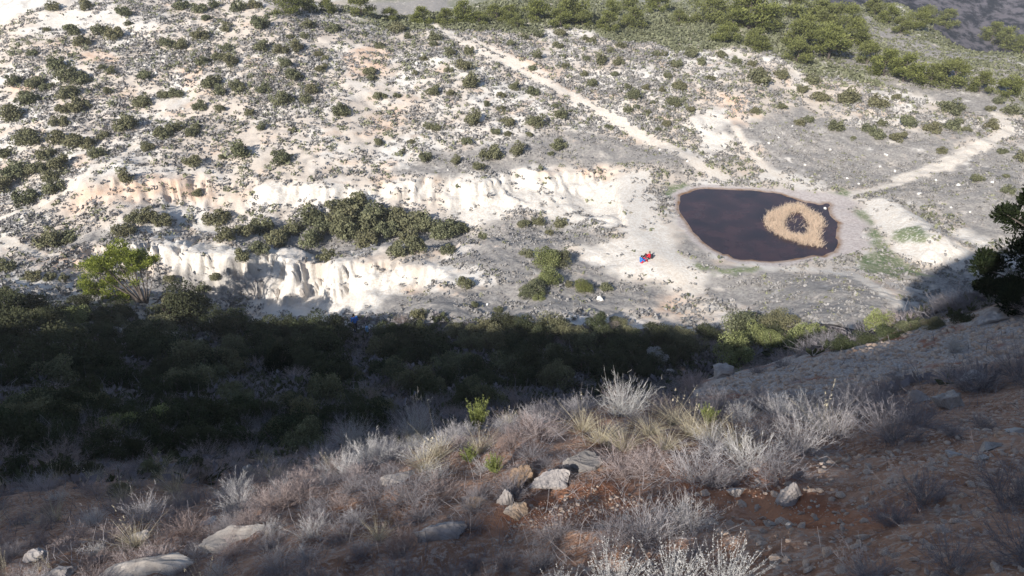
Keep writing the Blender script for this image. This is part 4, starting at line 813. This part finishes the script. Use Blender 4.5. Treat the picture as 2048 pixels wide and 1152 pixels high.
# loose stones of the scree: the largest one by one, the rest as one mass
STONE_LM = landmarks([(1580, 1000, 'at the foot of the pyramid-shaped rock'), (1480, 1030, 'on the red earth hollow'), (1700, 940, 'below the lit grey shrubs'), (1850, 940, 'above the dark shrub on the stony slope'), (1980, 900, 'around the flat pointed rock'), (1650, 1120, 'beside the sage at the shadow edge'), (1900, 1080, 'on the shaded stony slope'), (1150, 1010, 'on the earth bank under the outcrop'), (1600, 760, 'on the bare scree brow'), (1850, 700, 'on the upper scree spur')])
def scree():
    R = np.random.default_rng(90); P = [gen_rock(700 + i, 1, 6, (1, R.uniform(.6, .95), R.uniform(.4, .7)), .12, 'stone') for i in range(10)]
    for m in P: m.materials.append(M_STONE)
    near = hpoly("1330,1030 1420,960 1500,930 1600,920 1720,895 1850,860 1980,800 2100,760 2200,900 2200,1152 2100,1230 1600,1230 1500,1100 1400,1060")
    bank = hpoly("960,1090 1060,1010 1180,965 1330,1000 1400,1060 1300,1070 1100,1060")
    spur = hpoly("1400,800 1460,750 1620,720 1800,668 2048,605 2100,720 1900,750 1760,775 1660,805 1560,815 1470,830")
    out = []
    for poly, n, s0, s1 in ((near, 6800, .006, .042), (bank, 900, .005, .026), (spur, 5200, .018, .11)):
        A_ = np.array(poly); x = R.uniform(A_[:, 0].min(), A_[:, 0].max(), n * 3); y = R.uniform(A_[:, 1].min(), A_[:, 1].max(), n * 3)
        m = (poly_sd(x, y, poly) > 0); x, y = x[m][:n], y[m][:n]; s_ = s0 + (s1 - s0) * R.uniform(size=len(x)) ** 6.0
        out.append(np.stack([x, y, s_, np.full(len(x), s1)], -1))
    A_ = np.concatenate(out); z = _height(A_[:, 0], A_[:, 1]) + CAMZ; app = A_[:, 2] / np.hypot(A_[:, 0], A_[:, 1]); od = np.argsort(-app)
    for i in od[:290]:
        x, y, s_ = A_[i, :3]; o = add('stone', P[int(R.integers(10))], None, None, (x, y, z[i] + s_ * .15), R.uniform(0, 6.28), s_ * R.uniform(.85, 1.2)); o.rotation_euler[0] = R.normal() * .3
        tag(o, 'angular loose stone ' + STONE_LM(x, y), 'stone', 'loose stones on the scree')
    bv = []; bq = []
    pv_ = []
    for m in P:
        v = np.empty(len(m.vertices) * 3, np.float32); m.vertices.foreach_get('co', v); f = np.array([p.vertices[:] for p in m.polygons]); pv_.append((v.reshape(-1, 3), f))
    off = 0
    for i in od[290:]:
        v, f = pv_[i % 10]; a = R.uniform(0, 6.28); c, s = cos(a), sin(a); q = v * A_[i, 2]; q = np.stack([q[:, 0] * c - q[:, 1] * s, q[:, 0] * s + q[:, 1] * c, q[:, 2]], -1) + [A_[i, 0], A_[i, 1], z[i] + A_[i, 2] * .12]
        bv.append(q); bq.append(f + off); off += len(v)
    tag(add('gravel', mesh_np('gravel', np.concatenate(bv), np.concatenate(bq)), M_STONE), 'fine broken gravel spread over the stony near slope', 'gravel', kind='stuff')
scree()

# ------------------------------------------------------------------ dry plants of the near slope
def proto(lst, mat):
    for m in lst: m.materials.append(mat)
    return lst
K = {'grey': proto([gen_twigs(800 + i, 120, 17, .78, .95, .009, .3) for i in range(5)], M_GREY),
     'pink': proto([gen_twigs(820 + i, 130, 18, .72, .95, .008, .25) for i in range(4)], M_PINK),
     'slate': proto([gen_twigs(840 + i, 130, 18, .80, .9, .009, .3) for i in range(4)], M_SHADE),
     'straw': proto([gen_grass(860 + i, 300, .92, 1.15, .0075, .75, (0, 3, 5, 2, 0)[i]) for i in range(5)], M_STRAW),
     'sage': proto([gen_leafy(880 + i, 110, 60, 1.05, .85, .010, .036, .3) for i in range(3)], M_SAGE),
     'rose': proto([gen_leafy(890 + i, 60, 70, 1.0, .7, .012, .085, .28) for i in range(2)], M_ROSE),
     'spiky': proto([gen_twigs(900 + i, 210, 9, 1.0, .85, .011, .4) for i in range(3)], M_SAGE),
     'thistle': proto([gen_grass(920, 14, 1.0, .5, .02, .2, 8)], M_STRAW)}
PART = {'grey': 'twigs', 'pink': 'twigs', 'slate': 'twigs', 'straw': 'blades', 'sage': 'leafy_stems', 'rose': 'leafy_stems', 'spiky': 'twigs', 'thistle': 'stalks'}
NAME = {'grey': 'bleached_shrub', 'pink': 'heath_shrub', 'slate': 'grey_shrub', 'straw': 'grass_tuft', 'sage': 'sage_bush', 'rose': 'rosemary_bush', 'spiky': 'dead_shrub', 'thistle': 'dry_thistle'}
placed = []
NEAR_LM = landmarks([(1245, 830, 'around the dead white shrub on the crest'), (955, 850, 'around the upright green bush on the crest'), (705, 895, 'by the pale bristly tuft on the crest'), (1100, 960, 'around the stepped rock outcrop'), (880, 1065, 'by the flat-topped slab under the outcrop'), (1340, 1160, 'around the silver sage bushes'), (1580, 990, 'above the pyramid-shaped rock'), (1610, 840, 'along the white rock ledge'),
                     (1415, 845, 'around the yellow-green tuft'), (790, 960, 'by the thin white slab edge'), (330, 1130, 'along the long pale limestone slab'), (60, 1120, 'by the dull rock with thistles'), (486, 945, 'by the low grey ledge on the shoulder'), (640, 1020, 'on the bare brown patch'), (1830, 860, 'around the large dark shrub at the shadow edge'), (1950, 1100, 'on the shaded stones'), (200, 950, 'on the shaded shoulder'), (700, 1130, 'on the grassy slope below the flat-topped slab'), (1000, 1140, 'on the bank before the red earth')])
WORDS = {'grey': 'bleached grey twiggy bush', 'pink': 'pinkish brown heath shrub', 'slate': 'slate-grey twiggy cushion shrub', 'straw': 'straw-coloured grass tuft'}
def plant(kind, x, y, R_, label, group=None, tall=1.0, cat='shrub'):
    z = float(_height(np.array([x]), np.array([y]))[0]) + CAMZ
    me = K[kind][int(rng.integers(len(K[kind])))]
    o = add(NAME[kind] if math.hypot(x, y) < 13 else 'dry_shrub', me, None, None, (x, y, z - .04 * R_), rng.uniform(0, 6.28), (R_, R_, R_ * tall)); o.rotation_euler[0] = rng.normal() * .08; o.rotation_euler[1] = -.1 + rng.normal() * .08
    if label == '': label = WORDS[kind] + ' ' + (NEAR_LM(x, y) if math.hypot(x, y) < 13 else DARK_LM(x, y))
    placed.append((x, y, R_)); return tag(o, label, cat, group)
def plant_px(kind, u, v, w, label, group=None, tall=1.0, cat='shrub'):
    x, y, z, t = hit_near(u, v) if v > 825 else hit(u, v); return plant(kind, x, y, w / F_PX * t * .5, label, group, tall, cat)
for k, u, v, w, lab, tl in (
    ('spiky', 1245, 832, 118, 'dead white spiky shrub standing highest on the crest of the near slope', 1.35), ('spiky', 832, 878, 96, 'pale spiky shrub with long bare twigs on the crest', 1.5), ('spiky', 705, 895, 96, 'pale bristly tuft on the crest beside the dark hollow', 1.2),
    ('rose', 955, 850, 80, 'bright green upright bush on the crest against the dark hollow', 1.5), ('rose', 992, 946, 66, 'small green cushion bush beside the brown boulder', 1.0), ('rose', 940, 925, 60, 'yellowish green tuft left of the small green bush', 1.0), ('rose', 1415, 850, 62, 'yellow-green tuft rising out of tall straw grass', 1.3),
    ('sage', 1225, 1200, 180, 'silvery sage bush, left one of the group on the bank', .95), ('sage', 1345, 1195, 190, 'big silvery sage bush in the middle of the group on the bank', .95), ('sage', 1450, 1185, 170, 'silvery sage bush beside the bare red earth', 1.05), ('sage', 1120, 1210, 130, 'low silver sage bush in front of grey twigs', .9),
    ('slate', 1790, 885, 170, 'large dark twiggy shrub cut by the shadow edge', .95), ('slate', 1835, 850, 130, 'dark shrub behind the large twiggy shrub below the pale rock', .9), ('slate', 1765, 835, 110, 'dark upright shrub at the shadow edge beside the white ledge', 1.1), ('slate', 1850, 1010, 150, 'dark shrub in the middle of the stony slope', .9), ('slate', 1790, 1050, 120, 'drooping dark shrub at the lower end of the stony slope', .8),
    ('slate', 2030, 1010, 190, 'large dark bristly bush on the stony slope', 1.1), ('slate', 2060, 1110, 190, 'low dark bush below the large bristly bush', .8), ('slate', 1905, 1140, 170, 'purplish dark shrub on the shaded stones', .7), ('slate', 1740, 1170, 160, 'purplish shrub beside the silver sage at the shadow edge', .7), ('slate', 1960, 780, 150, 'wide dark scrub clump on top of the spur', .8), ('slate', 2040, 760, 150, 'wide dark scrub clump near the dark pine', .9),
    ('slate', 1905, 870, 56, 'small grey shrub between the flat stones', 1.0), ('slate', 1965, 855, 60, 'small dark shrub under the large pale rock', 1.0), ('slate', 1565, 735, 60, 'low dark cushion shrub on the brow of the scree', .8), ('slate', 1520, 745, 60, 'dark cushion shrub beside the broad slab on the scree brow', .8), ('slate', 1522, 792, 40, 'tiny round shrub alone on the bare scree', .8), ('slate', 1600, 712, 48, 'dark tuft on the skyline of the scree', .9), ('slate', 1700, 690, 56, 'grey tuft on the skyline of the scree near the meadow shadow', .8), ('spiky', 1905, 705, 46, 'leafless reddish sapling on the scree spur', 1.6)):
    plant_px(k, u, v, w, lab, None, tl)
for k, u, v, w, lab, tl in (
    ('grey', 1395, 965, 175, 'bleached grey twig bush', 1.), ('grey', 1500, 935, 160, '', 1.), ('grey', 1600, 905, 160, '', 1.), ('grey', 1670, 875, 150, '', 1.), ('grey', 1690, 830, 110, '', 1.), ('slate', 1560, 960, 150, '', .8), ('grey', 1430, 905, 130, '', 1.), ('slate', 1440, 975, 120, '', .9), ('grey', 1300, 1080, 170, '', 1.), ('grey', 1380, 1060, 150, '', 1.), ('slate', 1230, 1090, 150, '', .9), ('pink', 1250, 950, 170, '', .8), ('pink', 1310, 940, 130, '', .9),
    ('straw', 1200, 885, 120, '', 1.), ('straw', 1165, 860, 110, '', 1.), ('straw', 1420, 880, 120, '', 1.1), ('straw', 1350, 850, 110, '', 1.), ('straw', 1470, 905, 110, '', 1.1), ('straw', 1300, 870, 110, '', 1.), ('straw', 1250, 900, 120, '', 1.), ('straw', 1640, 860, 110, '', 1.1), ('straw', 880, 915, 120, '', .9), ('straw', 850, 940, 120, '', .9), ('straw', 960, 905, 100, '', 1.), ('straw', 1330, 900, 110, '', 1.), ('straw', 1380, 870, 100, '', 1.1),
    ('pink', 1080, 870, 130, '', .9), ('pink', 1025, 895, 120, '', .9), ('pink', 650, 965, 140, '', .9), ('pink', 600, 995, 130, '', .9), ('pink', 560, 1015, 130, '', .9), ('pink', 880, 990, 110, '', 1.), ('pink', 400, 965, 90, '', .9), ('pink', 375, 1070, 110, '', .9), ('pink', 470, 1110, 100, '', .9), ('grey', 690, 955, 130, '', .9), ('grey', 740, 930, 130, '', .9), ('grey', 780, 915, 120, '', .9), ('grey', 640, 930, 120, '', .9), ('slate', 820, 1000, 130, '', .9), ('slate', 760, 990, 120, '', .9), ('slate', 470, 1010, 90, '', .9)):
    g = {'grey': ('bleached grey twiggy bush on the sunlit strip of the near slope', 'bleached bushes on the near slope'), 'slate': ('slate-grey twiggy cushion shrub among the dry plants of the near slope', 'grey shrubs on the near slope'), 'pink': ('pinkish brown heath shrub among the dry plants of the near slope', 'heath shrubs on the near slope'), 'straw': ('tall straw-coloured grass tuft among the dry shrubs of the near slope', 'grass tufts on the near slope')}[k]
    plant_px(k, u, v, w, '', g[1], tl, 'grass' if k == 'straw' else 'shrub')
for u, v, w in ((10, 1135, 40), (80, 1140, 36), (100, 1135, 34), (16, 1155, 40)):
    plant_px('thistle', u, v, w, 'dried thistle stalk with round yellowish head in the shaded grass', 'dry thistles', 1.2, 'plant')

def fill():
    """closes the plant cover of the near slope and the shaded hollow"""
    R = np.random.default_rng(95)
    bare = [hpoly("1330,1000 1380,985 1500,985 1560,935 1700,905 1740,840 1800,790 1900,765 2100,715 2200,900 2200,1152 2100,1230 1560,1230 1480,1110 1380,1030"), hpoly("930,1080 990,1010 1080,975 1180,950 1330,985 1400,1030 1300,1050 1100,1055 1000,1110"),
            hpoly("1380,810 1420,752 1500,735 1620,715 1800,660 2048,600 2100,740 1900,750 1760,775 1660,805 1560,820 1480,835")]
    cnt = dict(grey=0, pink=0, slate=0, straw=0, slate_=0, pink_=0); occ = list(placed)
    for r0, r1, n, rad, gap in ((2.0, 5.5, 1500, (.12, .25), .74), (5.5, 13, 2600, (.16, .36), .78), (13, 26, 1800, (.4, .75), .66), (26, 54, 2600, (.55, 1.1), .7)):
        th = R.uniform(radians(-50), radians(46), n); r = np.sqrt(R.uniform(r0 ** 2, r1 ** 2, n)); xs, ys = r * np.sin(th), r * np.cos(th)
        bad = np.zeros(n, bool)
        for b in bare: bad |= poly_sd(xs, ys, b) > -.02
        for i in np.nonzero(~bad)[0]:
            x, y = xs[i], ys[i]; R_ = R.uniform(*rad); 
            o = np.array(occ); 
            if len(o) and np.any(np.hypot(o[:, 0] - x, o[:, 1] - y) < (o[:, 2] + R_) * gap): continue
            pn = fbm(np.array([x * .35]), np.array([y * .35]), 96)[0] + R.normal() * .1; az = math.atan2(x, y)
            if r[i] < 13:
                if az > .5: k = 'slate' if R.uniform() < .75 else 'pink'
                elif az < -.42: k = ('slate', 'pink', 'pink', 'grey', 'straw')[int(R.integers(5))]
                elif r[i] > 4.2: k = 'straw' if pn > .64 else ('grey' if pn > .46 else ('pink' if pn > .38 else 'slate'))  # palest kinds favoured, putting the strip's sunlight into plant colour
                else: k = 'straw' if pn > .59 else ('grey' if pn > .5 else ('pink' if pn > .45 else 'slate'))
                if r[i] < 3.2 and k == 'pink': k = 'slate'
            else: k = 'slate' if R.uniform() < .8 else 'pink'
            if r[i] < 13 and cnt[k] >= 262: k = min(('grey', 'pink', 'slate', 'straw'), key=cnt.get)
            if r[i] > 13: k = k + '_'
            if cnt[k] >= (262 if r[i] < 13 else 145): continue
            cnt[k] += 1; occ.append((x, y, R_)); k = k.strip('_')
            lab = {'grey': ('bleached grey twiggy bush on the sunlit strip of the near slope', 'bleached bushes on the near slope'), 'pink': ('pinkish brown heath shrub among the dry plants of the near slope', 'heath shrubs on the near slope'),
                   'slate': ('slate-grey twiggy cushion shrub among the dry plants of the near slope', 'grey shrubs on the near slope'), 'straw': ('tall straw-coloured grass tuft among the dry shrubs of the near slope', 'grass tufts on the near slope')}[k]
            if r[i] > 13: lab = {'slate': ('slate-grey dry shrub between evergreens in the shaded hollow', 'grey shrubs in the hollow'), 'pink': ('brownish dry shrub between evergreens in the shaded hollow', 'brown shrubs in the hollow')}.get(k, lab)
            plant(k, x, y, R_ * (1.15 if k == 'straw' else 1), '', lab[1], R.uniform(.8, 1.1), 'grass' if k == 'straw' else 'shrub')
    print('fill', cnt)
fill()
def hollow_scrub():
    R = np.random.default_rng(98); n = 17000; th = R.uniform(radians(-50), radians(46), n); r = np.sqrt(R.uniform(10 ** 2, 58 ** 2, n)); x, y = r * np.sin(th), r * np.cos(th)
    k = (poly_sd(x, y, hpoly("1380,810 1420,752 1500,735 1620,715 1800,660 2048,600 2200,740 1900,750 1760,775 1660,805 1480,835")) < 0) & ((fbm(x * .3, y * .3, 99) > .42) | (R.uniform(size=n) < .3)) & (r < np.interp(th, [-.75, 0, .35], [60, 52, 48]))
    x, y, r = x[k], y[k], r[k]; m = len(x); z = _height(x, y) + CAMZ; nq = 9; s_ = R.uniform(.14, .42, m) * np.clip(r / 26, .6, 1.2)
    c = np.repeat(np.stack([x, y, z], -1), nq, 0); S2 = np.repeat(s_, nq); M_ = len(c); d = unit(R.normal(size=(M_, 3)) * [1, 1, .5] + [0, 0, .6]); d[:, 2] = np.abs(d[:, 2])
    p = c + d * (S2 * R.uniform(.4, 1, M_))[:, None]; L_ = S2 * R.uniform(.6, 1.1, M_); Wd_ = .22 + .4 * np.repeat(R.uniform(size=m) < .5, nq); tt = np.clip(np.repeat(R.uniform(.0, .8, m), nq) + R.normal(size=M_) * .12, 0, 1)
    Q = leaf_quads(p, unit(np.cross(d, R.normal(size=(M_, 3)))), d, L_, L_ * Wd_); g_ = np.repeat(R.uniform(size=m) < .55, nq)
    tag(add('hollow_scrub', quad_soup('hollow_scrub', Q[~g_], tt[~g_]), M_SHADE), 'low grey scrub between the evergreens of the shaded hollow', 'scrub', kind='stuff')
    tag(add('undergrowth', quad_soup('undergrowth', Q[g_], tt[g_]), M_DARK), 'low dark green undergrowth in the shaded hollow', 'undergrowth', kind='stuff')
hollow_scrub()
def litter():
    """short dead stalks and thatch between the plants"""
    R = np.random.default_rng(97); n = 26000; th = R.uniform(radians(-50), radians(48), n); r = np.exp(R.uniform(math.log(2.0), math.log(50), n)); x, y = r * np.sin(th), r * np.cos(th)
    bd = poly_sd(x, y, hpoly("1330,1000 1500,960 1720,900 1980,800 2200,740 2200,1230 1560,1230 1400,1060")) > 0; sc = poly_sd(x, y, hpoly("1380,810 1420,752 1500,735 1620,715 1800,660 2048,600 2200,740 1900,750 1760,775 1660,805 1480,835")) > 0
    k = ~((bd | sc) & (R.uniform(size=n) < .93)); x, y, r = x[k], y[k], r[k]; n = len(x); z = _height(x, y) + CAMZ
    h = R.uniform(.05, .2, n) * np.clip(r / 7, .8, 4.0); t = np.linspace(0, 1, 3)[None, :, None]; d = R.normal(size=(n, 3)) * [.55, .55, .2] + [-.1, 0, .75]
    P = np.stack([x, y, z - .01], -1)[:, None] + d[:, None] * t * h[:, None, None]; P[:, 2] += R.normal(size=(n, 3)) * (.03 * np.clip(r / 7, 1, 4))[:, None]
    tag(add('dry_litter', quad_soup('dry_litter', ribbons(P, .004 * np.clip(r / 4, .7, 9), R), np.repeat(R.uniform(0, .8, n), 2)), M_SHADE), 'dead stalks and thatch covering the earth between the plants', 'litter', kind='stuff')
litter()

# ------------------------------------------------------------------ people
M_SKIN = plain_mat('skin', (.50, .32, .23), .6); M_BLUE = plain_mat('blue_jacket_cloth', (.03, .19, .62)); M_RED = plain_mat('red_cloth', (.60, .025, .045)); M_BLACK = plain_mat('dark_cloth', (.028, .026, .030)); M_HAIR = plain_mat('dark_hair', (.02, .014, .01)); M_NAVY = plain_mat('navy_cloth', (.02, .03, .07)); M_CYAN = plain_mat('light_blue_cloth', (.25, .50, .80)); M_BOOT = plain_mat('boot_leather', (.05, .035, .025))
def body_mesh(name, paths, balls, vox, mat, parent):
    """limbs and volumes fused into one continuous skin"""
    caps = []
    for pts, rad in paths:
        pts = np.asarray(pts, float); rad = np.asarray(rad, float); caps.append((pts, rad))
    bm = bmesh.new()
    if caps:
        v, q = tubes(caps, 10); vs = [bm.verts.new(p) for p in v]
        for f in q: bm.faces.new([vs[i] for i in f])
    for pts, rad in caps:
        for i in range(len(pts)):
            r = bmesh.ops.create_icosphere(bm, subdivisions=2, radius=float(rad[i])); bmesh.ops.translate(bm, verts=r['verts'], vec=pts[i])
    for c, s in balls:
        r = bmesh.ops.create_icosphere(bm, subdivisions=3, radius=1.0); bmesh.ops.scale(bm, verts=r['verts'], vec=s); bmesh.ops.translate(bm, verts=r['verts'], vec=c)
    me = bpy.data.meshes.new(name); bm.to_mesh(me); bm.free(); o = add(name, me, mat, parent)
    md = o.modifiers.new('fuse', 'REMESH'); md.mode = 'VOXEL'; md.voxel_size = vox; md.use_smooth_shade = True
    return o
def person(u, v, face, J, jacket, trousers, label, hat=None, pack=None, lift=0.0):
    x, y, z, t = hit(u, v); root = add('person', None, None, None, (x, y, z + lift), face)
    hd = np.array(J['head']); A_ = lambda k: np.array(J[k]); mir = lambda p: np.array(p) * [-1, 1, 1]
    limbs = [([A_('pelvis'), A_('chest'), A_('neck'), hd], (.12, .13, .055, .06))]; jk = [([A_('pelvis') + [0, 0, .04], (A_('pelvis') + A_('chest')) / 2, A_('chest'), A_('neck') - [0, 0, .05]], (.15, .155, .165, .08))]; trs = [([A_('pelvis') + [0, 0, .05], A_('pelvis')], (.13, .14))]; shoes = []
    for sd_ in (1, -1):
        g = (lambda k: np.array(J[k + '2']) if sd_ < 0 and k + '2' in J else (np.array(J[k]) if sd_ > 0 else mir(J[k])))
        sh, el, wr, hp, kn, an, to = g('shoulder'), g('elbow'), g('wrist'), g('hip'), g('knee'), g('ankle'), g('toe')
        limbs += [([sh, el, wr], (.055, .042, .03)), ([hp, kn, an], (.085, .058, .038)), ([an, to], (.038, .03))]
        f = unit(wr - el); side = unit(np.cross(f, [0, 0, 1.])); up = np.cross(side, f); palm = wr + f * .06; limbs.append(([wr, palm], (.028, .034)))
        for i in range(4):
            a = palm + side * (i - 1.5) * .021 + f * .03; L_ = (.055, .065, .06, .047)[i]; limbs.append(([a, a + f * L_ * .55, a + f * L_ - up * .022], (.0105, .0095, .008)))
        tb = wr + f * .03 - side * .03 * sd_; limbs.append(([tb, tb + f * .035 - side * .022 * sd_, tb + f * .06 - side * .018 * sd_ - up * .01], (.012, .011, .009)))
        jk.append(([sh, el, wr - f * .015], (.082, .066, .05))); trs.append(([hp, kn, an + unit(kn - an) * .05], (.115, .083, .06))); shoes.append((an, to))
    fw = np.array(J.get('look', (0, 1, 0)), float); fw = unit(fw); sdv = unit(np.cross(fw, [0, 0, 1.])); 
    balls = [(hd, (.078, .095, .115)), (hd + fw * .1 - [0, 0, .015], (.016, .02, .02)), (hd + sdv * .078 - [0, 0, .005], (.012, .02, .03)), (hd - sdv * .078 - [0, 0, .005], (.012, .02, .03)), (hd + fw * .055 - [0, 0, .075], (.04, .04, .035))]
    body_mesh('body', limbs, balls, .009, M_SKIN, root)
    h = body_mesh('hair', [([hd + [0, 0, .04] - fw * .03, hd + [0, 0, .03] - fw * .035], (.095, .096))], [(hd - fw * .045 - [0, 0, .03], (.082, .06, .085))], .02, hat or M_HAIR, root)
    body_mesh('jacket', jk, [(A_('chest'), (.20, .145, .16))], .02, jacket, root); body_mesh('trousers', trs, [], .02, trousers, root)
    for an, to in shoes: body_mesh('shoe', [([an - [0, 0, .01], an * .4 + to * .6, to], (.052, .05, .042))], [], .015, M_BOOT, root)
    for s in (-1, 1): body_mesh('eye', [], [(hd + fw * .083 + sdv * .032 * s + [0, 0, .012], (.013, .013, .011))], .004, M_BLACK, root)
    body_mesh('mouth', [([hd + fw * .092 + sdv * .02 - [0, 0, .055], hd + fw * .092 - sdv * .02 - [0, 0, .055]], (.007, .007))], [], .004, M_RED, root)
    if pack: body_mesh('backpack', [([A_('chest') - fw * .2 + [0, 0, .02], A_('chest') - fw * .2 - [0, 0, .25]], (.14, .15))], [], .03, pack, root)
    return tag(root, label, 'person')
SIT = dict(pelvis=(0, 0, .13), chest=(0, -.03, .46), neck=(0, .0, .62), head=(0, .05, .76), shoulder=(.19, -.02, .55), elbow=(.26, .17, .34), wrist=(.17, .36, .47), hip=(.10, .02, .13), knee=(.15, .40, .46), ankle=(.14, .66, .08), toe=(.15, .83, .05))
person(1282, 526, -1.2, SIT, M_BLUE, M_RED, 'person in blue jacket and red trousers sitting on the white bank by the pond')
person(1298, 518, 1.3, dict(SIT, head=(0, .03, .77)), M_RED, M_BLACK, 'person in red jacket and dark trousers sitting on the white bank by the pond', pack=M_BLACK)
WALK = dict(pelvis=(0, 0, .95), chest=(0, .06, 1.28), neck=(0, .09, 1.46), head=(0, .13, 1.62), shoulder=(.20, .06, 1.40), elbow=(.27, .0, 1.14), wrist=(.24, .18, .98), hip=(.10, 0, .93), knee=(.11, .16, .52), ankle=(.11, .05, .09), toe=(.12, .22, .05), knee2=(-.11, .02, .50), ankle2=(-.11, -.25, .12), toe2=(-.12, -.10, .05))
person(712, 664, .5, WALK, M_BLUE, M_NAVY, 'hiker in bright blue jacket walking between the dark shrubs')
def bundle():
    x, y, z, t = hit(735, 668); r = add('backpack', None, None, None, (x, y, z + .35), .4)
    body_mesh('bag', [([(0, 0, 0), (0, 0, .32)], (.15, .12))], [((0, .12, .08), (.1, .06, .1))], .025, M_CYAN, r)
    for s in (-1, 1): body_mesh('strap', [([(.07 * s, -.12, .34), (.08 * s, -.2, .2), (.08 * s, -.13, .0)], (.02, .02, .02))], [], .015, M_NAVY, r)
    tag(r, 'small light blue pack among the dark shrubs beside the hiker in blue', 'backpack')
bundle()

# ------------------------------------------------------------------ thin winter haze
def haze():
    z0, z1 = float(ZC.min()) + CAMZ - 1.0, max(float(ZC.max()) + CAMZ, CAMZ) + 2.0
    bm = bmesh.new(); bmesh.ops.create_cube(bm, size=1.0); me = bpy.data.meshes.new('haze'); bm.to_mesh(me); bm.free()
    o = add('haze', me, None, None, (0, 0, (z0 + z1) / 2), 0, (1300, 1300, z1 - z0))
    m = bpy.data.materials.new('haze'); m.use_nodes = True; N = m.node_tree.nodes; N.remove(N['Principled BSDF'])
    v = N.new('ShaderNodeVolumePrincipled'); v.inputs['Color'].default_value = (.95, .96, 1, 1); v.inputs['Density'].default_value = .0003
    m.node_tree.links.new(v.outputs[0], N['Material Output'].inputs['Volume']); me.materials.append(m); m.cycles.homogeneous_volume = True
    tag(o, 'thin pale winter haze filling the valley', 'haze', kind='stuff')
haze()
